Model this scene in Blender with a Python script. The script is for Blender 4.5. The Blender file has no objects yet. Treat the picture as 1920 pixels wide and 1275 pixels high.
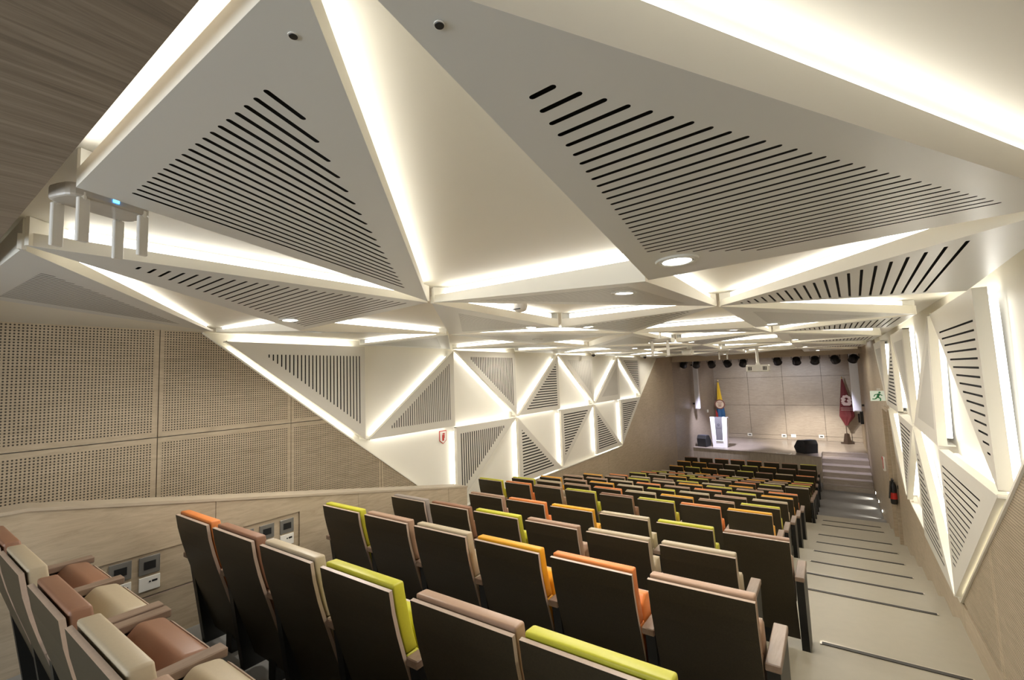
import bpy, bmesh, math, random
from mathutils import Vector, Matrix
random.seed(7)
scene = bpy.context.scene
C = scene.collection

# ------------------------------------------------------------------ camera
YAW, PITCH, ROLL, FPX = 0.6106942, 0.08155, -0.0375282, 848.6146
fw = Vector((-math.sin(YAW)*math.cos(PITCH), math.cos(YAW)*math.cos(PITCH), math.sin(PITCH)))
rt = fw.cross(Vector((0, 0, 1))).normalized()
up = rt.cross(fw)
cr, sr = math.cos(ROLL), math.sin(ROLL)
rt, up = cr*rt + sr*up, -sr*rt + cr*up
cam_data = bpy.data.cameras.new('camera')
cam_data.sensor_fit = 'HORIZONTAL'
cam_data.sensor_width = 36.0
cam_data.lens = 36.0*FPX/1920.0
cam_data.clip_start = 0.02
cam = bpy.data.objects.new('camera', cam_data)
C.objects.link(cam)
cam.matrix_world = Matrix(((rt.x, up.x, -fw.x, 0), (rt.y, up.y, -fw.y, 0), (rt.z, up.z, -fw.z, 0), (0, 0, 0, 1)))
scene.camera = cam

# ------------------------------------------------------------------ world, exposure
world = bpy.data.worlds.new('world'); scene.world = world
world.use_nodes = True
world.node_tree.nodes['Background'].inputs[0].default_value = (0.9, 0.9, 1.0, 1)
world.node_tree.nodes['Background'].inputs[1].default_value = 0.02
scene.view_settings.view_transform = 'Standard'
scene.view_settings.look = 'None'
scene.view_settings.gamma = 1.0
scene.view_settings.use_curve_mapping = False
scene.view_settings.exposure = 1.0
scene.cycles.use_denoising = True
scene.cycles.use_adaptive_sampling = True
scene.cycles.adaptive_threshold = 0.03
scene.cycles.max_bounces = 8
scene.cycles.diffuse_bounces = 6
scene.cycles.sample_clamp_indirect = 10.0
LED_POWER = 2.9          # radiance of the LED strips
DOWN_POWER = 28.0          # watts of one downlight
BOOTH = 2.6               # radiance of the lit control-booth window in the back wall
STAGE_POWER = 260.0        # watts of one stage spotlight

# ------------------------------------------------------------------ materials
MATS = {}
def nodes_of(name):
    m = bpy.data.materials.new(name); m.use_nodes = True
    nt = m.node_tree
    return m, nt, nt.nodes['Principled BSDF'], nt.nodes, nt.links
def mat_plain(name, col, rough=0.5, metal=0.0, noise=0.05, scale=30.0, bump=0.0, spec=0.5):
    m, nt, b, N, L = nodes_of(name)
    b.inputs['Roughness'].default_value = rough
    b.inputs['Metallic'].default_value = metal
    b.inputs['Specular IOR Level'].default_value = spec
    tc = N.new('ShaderNodeTexCoord'); nz = N.new('ShaderNodeTexNoise')
    nz.inputs['Scale'].default_value = scale; nz.inputs['Detail'].default_value = 4
    L.new(tc.outputs['Object'], nz.inputs['Vector'])
    rp = N.new('ShaderNodeMix'); rp.data_type = 'RGBA'
    rp.inputs['A'].default_value = tuple(c*(1-noise) for c in col)+(1,)
    rp.inputs['B'].default_value = tuple(min(1, c*(1+noise)) for c in col)+(1,)
    L.new(nz.outputs['Fac'], rp.inputs['Factor'])
    L.new(rp.outputs['Result'], b.inputs['Base Color'])
    if bump > 0:
        bp = N.new('ShaderNodeBump'); bp.inputs['Strength'].default_value = bump; bp.inputs['Distance'].default_value = 0.002
        L.new(nz.outputs['Fac'], bp.inputs['Height']); L.new(bp.outputs['Normal'], b.inputs['Normal'])
    MATS[name] = m
    return m
def mat_emit(name, col, strength):
    m, nt, b, N, L = nodes_of(name)
    b.inputs['Base Color'].default_value = tuple(col)+(1,)
    b.inputs['Emission Color'].default_value = tuple(col)+(1,)
    b.inputs['Emission Strength'].default_value = strength
    MATS[name] = m
    return m
def wood_colour(N, L, c1, c2, scl, vec=None):
    tc = N.new('ShaderNodeTexCoord'); mp = N.new('ShaderNodeMapping')
    mp.inputs['Scale'].default_value = scl
    L.new(tc.outputs['Object'], mp.inputs['Vector'])
    nz = N.new('ShaderNodeTexNoise'); nz.inputs['Scale'].default_value = 3.0
    nz.inputs['Detail'].default_value = 8; nz.inputs['Roughness'].default_value = 0.65; nz.inputs['Distortion'].default_value = 1.2
    L.new(mp.outputs['Vector'], nz.inputs['Vector'])
    n2 = N.new('ShaderNodeTexNoise'); n2.inputs['Scale'].default_value = 1.3; n2.inputs['Detail'].default_value = 2
    L.new(tc.outputs['Object'], n2.inputs['Vector'])
    ma = N.new('ShaderNodeMath'); ma.operation = 'MULTIPLY_ADD'; ma.inputs[1].default_value = 0.8; 
    L.new(nz.outputs['Fac'], ma.inputs[0])
    m2 = N.new('ShaderNodeMath'); m2.operation = 'MULTIPLY'; m2.inputs[1].default_value = 0.25
    L.new(n2.outputs['Fac'], m2.inputs[0]); L.new(m2.outputs[0], ma.inputs[2])
    cr_ = N.new('ShaderNodeValToRGB')
    cr_.color_ramp.elements[0].position = 0.32; cr_.color_ramp.elements[0].color = tuple(c1)+(1,)
    cr_.color_ramp.elements[1].position = 0.72; cr_.color_ramp.elements[1].color = tuple(c2)+(1,)
    L.new(ma.outputs[0], cr_.inputs['Fac'])
    return tc, cr_
def mat_wood(name, c1, c2, scl, rough=0.45, spec=0.4):
    m, nt, b, N, L = nodes_of(name)
    tc, cr_ = wood_colour(N, L, c1, c2, scl)
    L.new(cr_.outputs['Color'], b.inputs['Base Color'])
    b.inputs['Roughness'].default_value = rough; b.inputs['Specular IOR Level'].default_value = spec
    MATS[name] = m
    return m
def mat_perforated(name, c1, c2, scl, pitch, rad):
    """veneered board drilled with a grid of small holes (flat print of holes a few mm wide)"""
    m, nt, b, N, L = nodes_of(name)
    tc, cr_ = wood_colour(N, L, c1, c2, scl)
    uv = N.new('ShaderNodeUVMap'); uv.uv_map = 'board'
    sx = N.new('ShaderNodeSeparateXYZ'); L.new(uv.outputs['UV'], sx.inputs[0])
    def mth(op, a, bb=None, cc=None):
        n = N.new('ShaderNodeMath'); n.operation = op
        for i, v in enumerate((a, bb, cc)):
            if v is None: continue
            if isinstance(v, (int, float)): n.inputs[i].default_value = v
            else: L.new(v, n.inputs[i])
        return n.outputs[0]
    def cell(v):
        f = mth('FRACT', mth('DIVIDE', v, pitch))
        d = mth('MULTIPLY', mth('SUBTRACT', f, 0.5), pitch)
        return mth('MULTIPLY', d, d)
    d2 = mth('ADD', cell(sx.outputs['X']), cell(sx.outputs['Y']))
    hole = mth('LESS_THAN', d2, rad*rad)
    u, v = sx.outputs['X'], sx.outputs['Y']
    um = mth('FRACT', mth('DIVIDE', u, 1.345))
    mask = mth('MULTIPLY', mth('GREATER_THAN', um, 0.03), mth('LESS_THAN', um, 0.97))
    mask = mth('MULTIPLY', mask, mth('GREATER_THAN', mth('ABSOLUTE', v), 0.045))
    fac = mth('MULTIPLY', hole, mask)
    mx = N.new('ShaderNodeMix'); mx.data_type = 'RGBA'
    L.new(fac, mx.inputs['Factor']); L.new(cr_.outputs['Color'], mx.inputs['A'])
    mx.inputs['B'].default_value = (0.035, 0.026, 0.018, 1)
    L.new(mx.outputs['Result'], b.inputs['Base Color'])
    b.inputs['Roughness'].default_value = 0.55
    MATS[name] = m
    return m

OAK1, OAK2 = (0.37, 0.295, 0.20), (0.55, 0.455, 0.33)
mat_wood('oak_wall', OAK1, OAK2, (1.0, 1.2, 9.0))            # grain along Y
mat_wood('oak_stage', (0.30, 0.245, 0.19), (0.45, 0.38, 0.30), (1.2, 1.0, 9.0), rough=0.35)
mat_wood('oak_stage_floor', (0.27, 0.225, 0.185), (0.42, 0.36, 0.30), (1.2, 16.0, 16.0), rough=0.22)
mat_wood('oak_stage_front', (0.30, 0.25, 0.19), (0.47, 0.40, 0.31), (9.0, 9.0, 0.8), rough=0.45)
mat_wood('oak_soffit', (0.15, 0.12, 0.09), (0.37, 0.31, 0.245), (16.0, 1.0, 16.0), rough=0.5)
mat_wood('oak_cap', (0.42, 0.35, 0.26), (0.52, 0.44, 0.33), (1.0, 1.0, 9.0))
mat_wood('arm_wood', (0.20, 0.135, 0.095), (0.33, 0.24, 0.18), (14.0, 1.2, 14.0), rough=0.4)
mat_perforated('oak_perforated', OAK1, OAK2, (1.0, 1.2, 9.0), 0.0245, 0.0066)
mat_perforated('oak_perforated_fine', OAK1, OAK2, (1.0, 1.2, 9.0), 0.0200, 0.0050)
mat_plain('white_paint', (0.86, 0.83, 0.74), rough=0.55, noise=0.015, scale=3)
mat_plain('panel_paint', (0.71, 0.72, 0.70), rough=0.33, noise=0.02, scale=6, spec=0.5)
mat_plain('panel_wall_paint', (0.72, 0.69, 0.62), rough=0.45, noise=0.02, scale=6)
mat_plain('slot_black', (0.012, 0.011, 0.010), rough=0.9)
mat_plain('floor_vinyl', (0.40, 0.365, 0.285), rough=0.42, noise=0.05, scale=14)
mat_plain('floor_grey', (0.23, 0.225, 0.215), rough=0.5, noise=0.08, scale=10)
mat_plain('nosing_dark', (0.035, 0.03, 0.025), rough=0.5)
mat_plain('nosing_metal', (0.55, 0.5, 0.42), rough=0.3, metal=0.8)
mat_plain('board_dark', (0.042, 0.033, 0.018), rough=0.45, noise=0.35, scale=160, spec=0.3)
mat_plain('board_edge', (0.50, 0.39, 0.31), rough=0.4, noise=0.1, scale=60)
mat_plain('steel_black', (0.010, 0.010, 0.009), rough=0.45)
mat_plain('plate_grey', (0.26, 0.25, 0.23), rough=0.35, metal=0.4)
mat_plain('plate_white', (0.80, 0.78, 0.72), rough=0.4)
mat_plain('plastic_white', (0.80, 0.78, 0.73), rough=0.35)
mat_plain('router_shell', (0.50, 0.47, 0.42), rough=0.25)
mat_plain('black_plastic', (0.018, 0.018, 0.018), rough=0.4)
mat_plain('speaker_black', (0.02, 0.02, 0.021), rough=0.7, noise=0.3, scale=120)
mat_plain('speaker_blue', (0.055, 0.062, 0.10), rough=0.6)
mat_plain('chrome', (0.75, 0.75, 0.73), rough=0.18, metal=1.0)
mat_plain('ring_grey', (0.70, 0.71, 0.66), rough=0.35)
mat_plain('lectern_white', (0.84, 0.84, 0.88), rough=0.25)
mat_plain('lectern_grey', (0.36, 0.36, 0.40), rough=0.3, metal=0.5)
mat_plain('logo_dark', (0.12, 0.12, 0.15), rough=0.5)
mat_plain('flag_yellow', (0.80, 0.52, 0.03), rough=0.7)
mat_plain('flag_blue', (0.03, 0.12, 0.30), rough=0.7)
mat_plain('flag_red', (0.42, 0.03, 0.03), rough=0.7)
mat_plain('flag_maroon', (0.13, 0.018, 0.022), rough=0.75)
mat_plain('emblem_cream', (0.72, 0.58, 0.45), rough=0.6)
mat_plain('emblem_brown', (0.22, 0.08, 0.06), rough=0.6)
mat_plain('emblem_pink', (0.62, 0.48, 0.46), rough=0.6)
mat_plain('brass', (0.75, 0.6, 0.3), rough=0.3, metal=0.9)
mat_plain('dark_wood', (0.055, 0.035, 0.024), rough=0.45, noise=0.3)
mat_plain('sign_red', (0.55, 0.03, 0.02), rough=0.45)
mat_plain('sign_white', (0.85, 0.83, 0.78), rough=0.4)
mat_plain('sign_green', (0.02, 0.30, 0.08), rough=0.4)
mat_plain('door_oak', (0.42, 0.34, 0.24), rough=0.45, noise=0.15, scale=8)
mat_plain('gap_dark', (0.05, 0.04, 0.03), rough=0.8)
mat_plain('lens_glass', (0.05, 0.06, 0.06), rough=0.08)
SEAT = {'lime': (0.55, 0.53, 0.035), 'orange': (0.74, 0.235, 0.055), 'amber': (0.78, 0.37, 0.012),
        'tan': (0.40, 0.255, 0.17), 'brown': (0.29, 0.145, 0.085), 'beige': (0.50, 0.415, 0.285), 'taupe': (0.36, 0.31, 0.27)}
for k, c in SEAT.items():
    mat_plain('leather_'+k, c, rough=0.45, noise=0.06, scale=90, bump=0.08)
mat_emit('led_white', (1.0, 0.975, 0.91), LED_POWER)
mat_emit('lamp_lens', (1.0, 0.96, 0.88), 9.0)
mat_emit('spot_lens', (1.0, 0.95, 0.85), 0.5)
mat_emit('step_lamp', (1.0, 0.95, 0.82), 30.0)
mat_emit('booth_light', (0.86, 0.93, 1.0), BOOTH)
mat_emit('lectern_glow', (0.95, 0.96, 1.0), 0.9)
mat_emit('blue_led', (0.05, 0.35, 1.0), 4.0)
mat_emit('exit_glow', (0.70, 0.78, 0.66), 0.18)

# ------------------------------------------------------------------ mesh helpers
class MB:
    def __init__(self): self.v = []; self.f = []; self.m = []
    def add(self, verts, faces, mi=0):
        o = len(self.v); self.v += [tuple(p) for p in verts]
        self.f += [tuple(i+o for i in f) for f in faces]; self.m += [mi]*len(faces)
        return self
    def box(self, x0, x1, y0, y1, z0, z1, mi=0):
        v = [(x, y, z) for z in (z0, z1) for y in (y0, y1) for x in (x0, x1)]
        return self.add(v, [(0, 2, 3, 1), (4, 5, 7, 6), (0, 1, 5, 4), (2, 6, 7, 3), (0, 4, 6, 2), (1, 3, 7, 5)], mi)
    def prism(self, poly, off, mi=0, side=None):
        """poly: list of 3D points, off: extrusion vector"""
        n = len(poly); a = [Vector(p) for p in poly]; b = [p+Vector(off) for p in a]
        fs = [tuple(range(n-1, -1, -1)), tuple(range(n, 2*n))]
        self.add(a+b, fs, mi)
        o = len(self.v)-2*n
        for i in range(n):
            j = (i+1) % n
            self.f.append((o+i, o+j, o+n+j, o+n+i)); self.m.append(mi if side is None else side)
        return self
    def lathe(self, c, prof, n=20, axis=(0, 0, 1), mi=0):
        """prof: (r, h) pairs along the axis from point c"""
        ax = Vector(axis).normalized()
        t = Vector((1, 0, 0)) if abs(ax.x) < 0.9 else Vector((0, 1, 0))
        u = ax.cross(t).normalized(); w = ax.cross(u)
        c = Vector(c); vs = []
        for r, h in prof:
            for k in range(n):
                a = 2*math.pi*k/n
                vs.append(c+ax*h+(u*math.cos(a)+w*math.sin(a))*r)
        fs = []
        for i in range(len(prof)-1):
            for k in range(n):
                k2 = (k+1) % n
                fs.append((i*n+k, i*n+k2, (i+1)*n+k2, (i+1)*n+k))
        fs.append(tuple(range(n-1, -1, -1))); fs.append(tuple((len(prof)-1)*n+k for k in range(n)))
        return self.add(vs, fs, mi)
    def tube(self, a, b, r, n=10, mi=0):
        a, b = Vector(a), Vector(b)
        return self.lathe(a, [(r, 0), (r, (b-a).length)], n, b-a, mi)
    def mesh(self, name, mats, loc=(0, 0, 0), bevel=0, seg=2, smooth=False, fix=True):
        me = bpy.data.meshes.new(name)
        l = Vector(loc)
        me.from_pydata([Vector(p)-l for p in self.v], [], self.f)
        if isinstance(mats, str): mats = [mats]
        for k in mats: me.materials.append(MATS[k])
        me.polygons.foreach_set('material_index', self.m)
        bm = bmesh.new(); bm.from_mesh(me)
        if fix: bmesh.ops.recalc_face_normals(bm, faces=bm.faces)
        if bevel:
            es = [e for e in bm.edges if len(e.link_faces) == 2 and e.calc_face_angle(0) > 0.6]
            bmesh.ops.bevel(bm, geom=es, offset=bevel, segments=seg, affect='EDGES', profile=0.5)
        if smooth:
            for f in bm.faces: f.smooth = True
        bm.to_mesh(me); bm.free(); me.update()
        return me
    def obj(self, name, mats, parent=None, **kw):
        loc = parent.matrix_basis.translation if parent else Vector((0, 0, 0))
        if parent and parent.parent: loc = parent.parent.matrix_basis.translation   # sub-part: its part sits at the thing's origin
        o = bpy.data.objects.new(name, self.mesh(name, mats, kw.pop('loc', loc), **kw))
        C.objects.link(o)
        if parent: o.parent = parent
        return o
def tag(o, label=None, cat=None, group=None, kind=None):
    if label: o['label'] = label
    if cat: o['category'] = cat
    if group: o['group'] = group
    if kind: o['kind'] = kind
    return o
def thing(name, label, cat, loc=(0, 0, 0), group=None):
    o = bpy.data.objects.new(name, None); C.objects.link(o)
    o.empty_display_size = 0.05; o.location = loc
    o.matrix_basis = Matrix.Translation(Vector(loc))
    return tag(o, label, cat, group)
def struct(mb, name, mats, **kw):
    return tag(mb.obj(name, mats, **kw), kind='structure')
def clip(poly, n, d):
    """keep points with n.p <= d (2D)"""
    out = []
    for i in range(len(poly)):
        a, b = poly[i], poly[(i+1) % len(poly)]
        da, db = n[0]*a[0]+n[1]*a[1]-d, n[0]*b[0]+n[1]*b[1]-d
        if da <= 1e-9: out.append(a)
        if (da < -1e-9 and db > 1e-9) or (da > 1e-9 and db < -1e-9):
            t = da/(da-db); out.append((a[0]+(b[0]-a[0])*t, a[1]+(b[1]-a[1])*t))
    return out
def area2(p): return 0.5*sum(p[i][0]*p[(i+1) % len(p)][1]-p[(i+1) % len(p)][0]*p[i][1] for i in range(len(p)))
def inset2(tri, ms):
    """move each edge i (i -> i+1) of a convex CCW polygon inward by ms[i]"""
    if not isinstance(ms, (list, tuple)): ms = [ms]*len(tri)
    big = [(-50, -50), (50, -50), (50, 50), (-50, 50)]
    for i in range(len(tri)):
        a, b = tri[i], tri[(i+1) % len(tri)]
        ex, ey = b[0]-a[0], b[1]-a[1]; l = math.hypot(ex, ey)
        n = (ey/l, -ex/l)                       # outward
        big = clip(big, n, n[0]*a[0]+n[1]*a[1]-ms[i])
        if len(big) < 3: return []
    return big

ORD = ['first', 'second', 'third', 'fourth', 'fifth', 'sixth', 'seventh', 'eighth', 'ninth', 'tenth', 'eleventh', 'twelfth',
       'thirteenth', 'fourteenth', 'fifteenth', 'sixteenth', 'seventeenth', 'eighteenth']

# ------------------------------------------------------------------ room measures
XL = -5.40                                     # front plane of the left wall panels
def XR(y):                                     # front plane of the right wall panels
    return 0.765 if y < 5.5 else min(0.83, 0.765+(y-5.5)*0.0155)
ZREC = 0.600                                   # recessed ceiling plane
ZT, ZM, ZB = 0.52, -0.82, -2.20                # node levels on the side walls
YN = [0.30, 2.20, 4.07, 5.92, 7.81, 9.64, 11.56, 13.43, 15.30, 17.30]
H = 0.93                                       # seat back height above its tier
ROWS = {  # back-top Y, back-top Z, right end of last back, number of seats
 'A': (0.38, -0.71), 'B': (1.24, -0.84), 'C': (2.286, -1.03), 'D': (3.218, -1.20), 'E': (4.20, -1.37),
 'F': (6.117, -1.72), 'G': (7.12, -1.905), 'H': (8.10, -2.075), 'I': (9.07, -2.24), 'J': (10.045, -2.40), 'K': (11.02, -2.575),
 'L': (12.94, -2.915), 'M': (13.90, -3.075), 'N': (14.92, -3.25), 'O': (15.90, -3.41), 'P': (16.93, -3.43), 'Q': (17.90, -3.43), 'R': (19.02, -3.455)}
FLAT = -4.36
YLINT = 19.4
STAGE_Z = -3.40

# ------------------------------------------------------------------ floor tiers
tiers = [('A', -2.5, 1.24), ('B', 1.24, 2.27), ('C', 2.27, 3.2), ('D', 3.2, 4.14), ('E', 4.14, 4.70), ('g1', 4.70, 6.17), ('F', 6.17, 7.10),
         ('G', 7.10, 8.07), ('H', 8.07, 9.05), ('I', 9.05, 10.03), ('J', 10.03, 11.02), ('K', 11.02, 11.75), ('g2', 11.75, 12.92), ('L', 12.92, 13.90),
         ('M', 13.90, 14.92), ('N', 14.92, 15.88), ('O', 15.88, 22.0)]
lev = {k: v[1]-H for k, v in ROWS.items()}
lev['g1'] = (lev['E']+lev['F'])/2; lev['g2'] = (lev['K']+lev['L'])/2; lev['O'] = FLAT
for k in 'PQR': lev[k] = FLAT
for i, (k, y0, y1) in enumerate(tiers):
    z = lev[k]
    m = MB().box(-5.6, 1.05, y0, y1, FLAT-0.4, z)
    f = struct(m, 'floor', 'floor_vinyl' if i < 15 else 'floor_grey')
    if k in ('E', 'g1', 'F', 'G', 'H', 'I', 'J', 'g2', 'L'):
        x0 = -0.24 if k == 'E' else -0.46
        s = MB().box(x0, 0.66, y1-0.052, y1-0.012, z+0.0005, z+0.006)
        o = s.obj('nosing_strip', 'nosing_dark'); o.parent = f
        e = MB().box(x0-0.012, x0, y1-0.056, y1-0.008, z+0.0005, z+0.008).box(0.66, 0.672, y1-0.056, y1-0.008, z+0.0005, z+0.008)
        e.box(x0, 0.66, y1-0.010, y1+0.004, z-0.02, z+0.004)
        o2 = e.obj('nosing_edge', 'nosing_metal'); o2.parent = f
# dark carpet strips between the near rows
for k, y0, y1 in (('A', 0.45, 1.24), ('B', 1.3, 2.27), ('C', 2.35, 3.2)):
    z = lev[k]
    struct(MB().box(-4.04, -0.5, y0, y1, z, z+0.006), 'floor_carpet', 'floor_grey')

# ------------------------------------------------------------------ left wall
XW = XL-0.05                                   # wood face
XREC = XL-0.13                                 # recessed white face
def yz(x, pts): return [(x, y, z) for y, z in pts]
struct(MB().box(XREC-0.30, XREC-0.02, -2.6, YLINT+2.0, FLAT-0.4, 1.2), 'wall_left', 'white_paint')
zone = [(YN[1]-0.16, ZREC), (17.45, ZREC), (15.36, ZM), (13.46, ZB-0.03), (5.88, ZB-0.03), (3.95, ZM)]
struct(MB().prism(yz(XREC-0.02, zone), (0.02, 0, 0)), 'trim_1', 'white_paint')
# white edge frame of the zone
def frame_edge(m, p, q, x0, x1, w):
    (y0, z0), (y1, z1) = p, q
    l = math.hypot(y1-y0, z1-z0); ny, nz = -(z1-z0)/l*w, (y1-y0)/l*w
    m.prism([(x0, y0, z0), (x0, y1, z1), (x0, y1+ny, z1+nz), (x0, y0+ny, z0+nz)], (x1-x0, 0, 0))
m = MB()
for i in (1, 2, 3, 4, 5):
    frame_edge(m, zone[i], zone[(i+1) % 6], XREC, XW+0.012, 0.018)
struct(m, 'trim_2', 'white_paint')
# perforated veneer boards left of the diagonal
wl = tag(thing('wall_left_cladding', None, None), kind='structure')
def board(parent, poly, x, off, mat, y0, z0, name='panel'):
    if len(poly) < 3 or abs(area2(poly)) < 0.002: return
    mb = MB().prism(yz(x, poly), (off, 0, 0))
    o = mb.obj(name, mat, parent)
    uvl = o.data.uv_layers.new(name='board')
    for lp in o.data.loops:
        co = o.data.vertices[lp.vertex_index].co
        uvl.data[lp.index].uv = (co.y-y0, co.z-z0)
    return o
Y0B = 1.666-2*1.345-0.0
def left_of_diag(p):
    # line T(2.17,ZREC)->(4.02,ZM)->(5.92,ZB)
    (a, b), (c, d) = (YN[1]-0.16-0.022, ZREC), (5.88-0.022, ZB-0.03)
    n = (-(d-b), c-a); l = math.hypot(*n); n = (-n[0]/l*-1, -n[1]/l*-1)
    n = (b-d, c-a); l = math.hypot(*n); n = (n[0]/l, n[1]/l)
    return clip(p, n, n[0]*a+n[1]*b)
for i in range(-1, 6):
    ya, yb = Y0B+i*1.345+0.004, Y0B+(i+1)*1.345-0.004
    for za, zb in ((-0.456, ZREC), (-2.3, -0.464)):
        p = left_of_diag([(ya, za), (yb, za), (yb, zb), (ya, zb)])
        board(wl, p, XW-0.03, 0.03, 'oak_perforated', Y0B, -0.46)
# plain veneer below and beyond the white zone
low = [(5.95, ZB-0.06), (13.47, ZB-0.06), (13.47, FLAT), (4.3, FLAT), (4.3, ZB-0.06)]
for ya, yb in ((4.3, 7.0), (7.0, 9.7), (9.7, 12.4), (12.4, 15.1), (15.1, 17.3), (17.3, YLINT)):
    base = [(ya+0.003, FLAT), (yb-0.003, FLAT), (yb-0.003, ZREC), (ya+0.003, ZREC)]
    # keep what lies below the zone or beyond its slanted end
    a = clip(base, (0, 1), ZB-0.06)
    board(wl, a, XW-0.03, 0.03, 'oak_wall', 0, 0)
    b = clip(base, (0, -1), -(ZB-0.06))
    for p0, p1 in (((13.47, ZB-0.06), (15.38, ZM)), ((15.38, ZM), (17.47, ZREC))):
        c = clip(clip(b, (0, -1), -p0[1]), (0, 1), p1[1])
        n = (p0[1]-p1[1], p1[0]-p0[0]); l = math.hypot(*n); n = (n[0]/l, n[1]/l)
        d = n[0]*p0[0]+n[1]*p0[1]
        c = clip(c, n, d)
        board(wl, c, XW-0.03, 0.03, 'oak_wall', 0, 0)

# ------------------------------------------------------------------ right wall
struct(MB().box(1.0, 1.3, -2.6, 25.3, FLAT-0.4, 1.2), 'wall_right', 'white_paint')
wr = tag(thing('wall_right_cladding', None, None), kind='structure')
def rboard(poly, mat, off=0.05, y0=0, z0=0, name='panel'):
    if len(poly) < 3 or abs(area2(poly)) < 0.002: return
    mb = MB(); n = len(poly)
    pts = [(XR(y)+off, y, z) for y, z in poly]
    mb.prism(pts, (0.03, 0, 0))
    o = mb.obj(name, mat, wr)
    uvl = o.data.uv_layers.new(name='board')
    for lp in o.data.loops:
        co = o.data.vertices[lp.vertex_index].co
        uvl.data[lp.index].uv = (co.y-y0, co.z-z0)
    return o
rz = [(2.03, ZREC), (3.95, ZM), (5.92, ZB-0.02), (9.68, ZB-0.02), (11.56, ZM), (13.45, ZREC)]
mb = MB(); mb.prism([(XR(y)+0.13, y, z) for y, z in rz], (0.02, 0, 0)); struct(mb, 'trim_3', 'white_paint')
mb = MB()
for i in range(5):
    (ya, za), (yb, zb) = rz[i], rz[i+1]
    l = math.hypot(yb-ya, zb-za); ny, nz = (zb-za)/l*0.018, -(yb-ya)/l*0.018
    pts = [(ya, za), (yb, zb), (yb+ny, zb+nz), (ya+ny, za+nz)]
    xs = [XR(y)+0.035 for y, z in pts]
    mb.prism([(x, y, z) for x, (y, z) in zip(xs, pts)], (0.10, 0, 0))
struct(mb, 'trim_4', 'white_paint')
def below(p, a, b):
    n = (a[1]-b[1], b[0]-a[0]); l = math.hypot(*n); n = (n[0]/l, n[1]/l)
    return clip(p, n, n[0]*a[0]+n[1]*a[1])
for i in range(-3, 4):
    ya, yb = 1.95+i*1.345+0.003, 1.95+(i+1)*1.345-0.003
    for za, zb in ((ZB+0.004, -0.464), (-0.456, ZREC)):
        p = [(ya, za), (yb, za), (yb, zb), (ya, zb)]
        p = below(p, (2.0, ZREC), (5.90, ZB-0.04))
        rboard(p, 'oak_perforated_fine', y0=1.95, z0=-0.46)
for ya, yb in ((-2.5, 0.4), (0.4, 3.3), (3.3, 5.9), (5.9, 8.4), (8.4, 11.58)):
    rboard([(ya+.003, FLAT), (yb-.003, FLAT), (yb-.003, ZB-0.04), (ya+.003, ZB-0.04)], 'oak_wall')
# strip under the rising edge, then the door bay, then the plain wall to the stage
p = [(9.66, ZB-0.034), (11.58, ZB-0.034), (11.58, ZM-0.03)]
rboard(p, 'oak_wall')
DOOR0, DOOR1, DOORZ = 11.72, 12.72, -0.98
for ya, yb in ((DOOR1+0.06, 15.0), (15.0, 17.2), (17.2, 19.4), (19.4, 22.2), (22.2, 25.1)):
    p = [(ya+.003, FLAT), (yb-.003, FLAT), (yb-.003, ZREC), (ya+.003, ZREC)]
    if ya < 13.45:
        p2 = below(p, (11.56, ZM-0.03), (13.49, ZREC))
        p = p2
    rboard(p, 'oak_wall')
rboard(below([(11.58, DOORZ+0.06), (DOOR1+0.06, DOORZ+0.06), (DOOR1+0.06, 0.2), (11.58, 0.2)], (11.56, ZM-0.03), (13.49, ZREC)), 'oak_wall')
door = tag(thing('door_1', None, None, (0.9, 12.2, lev['g2'])), kind='structure')
leaf = MB().box(0.90, 0.95, DOOR0+0.012, DOOR1-0.012, lev['L']-0.02, DOORZ).obj('door_leaf', 'door_oak', door)
m = MB().box(0.83, 0.95, DOOR0-0.07, DOOR0, FLAT, DOORZ+0.05).box(0.83, 0.95, DOOR1, DOOR1+0.06, FLAT, DOORZ+0.05).box(0.83, 0.95, DOOR0, DOOR1, DOORZ, DOORZ+0.05)
m.obj('door_frame', 'oak_wall', door)
MB().tube((0.86, DOOR1-0.1, lev['L']+1.0), (0.86, DOOR1-0.22, lev['L']+1.0), 0.012).tube((0.90, DOOR1-0.1, lev['L']+1.0), (0.855, DOOR1-0.1, lev['L']+1.0), 0.012).obj('door_handle', 'chrome', leaf)

# ------------------------------------------------------------------ ceiling, soffit, back wall, lintel
struct(MB().box(-5.8, 1.3, 0.22, YLINT+0.1, ZREC, ZREC+0.3), 'ceiling', 'white_paint')
struct(MB().box(-5.8, 1.3, -2.6, 0.225, 0.50, 0.93), 'ceiling_soffit', 'oak_soffit')
struct(MB().box(-5.8, 1.3, -2.8, -2.6, FLAT-0.4, 1.2), 'wall_back', 'oak_wall')
bw = tag(thing('window_1', None, None, (-1.8, -2.6, -0.4)), kind='structure')
MB().box(-4.0, 0.4, -2.605, -2.59, -0.95, 0.30).obj('lit_pane', 'booth_light', bw)
m = MB()
for x in (-4.04, -2.55, -1.08, 0.38):
    m.box(x, x+0.05, -2.62, -2.56, -1.0, 0.35)
m.box(-4.04, 0.43, -2.62, -2.56, -1.0, -0.95).box(-4.04, 0.43, -2.62, -2.56, 0.30, 0.35)
m.obj('window_frame', 'steel_black', bw)
struct(MB().box(-5.6, 1.05, YLINT, YLINT+0.16, 0.36, ZREC+0.2), 'trim_5', 'oak_cap')

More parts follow.
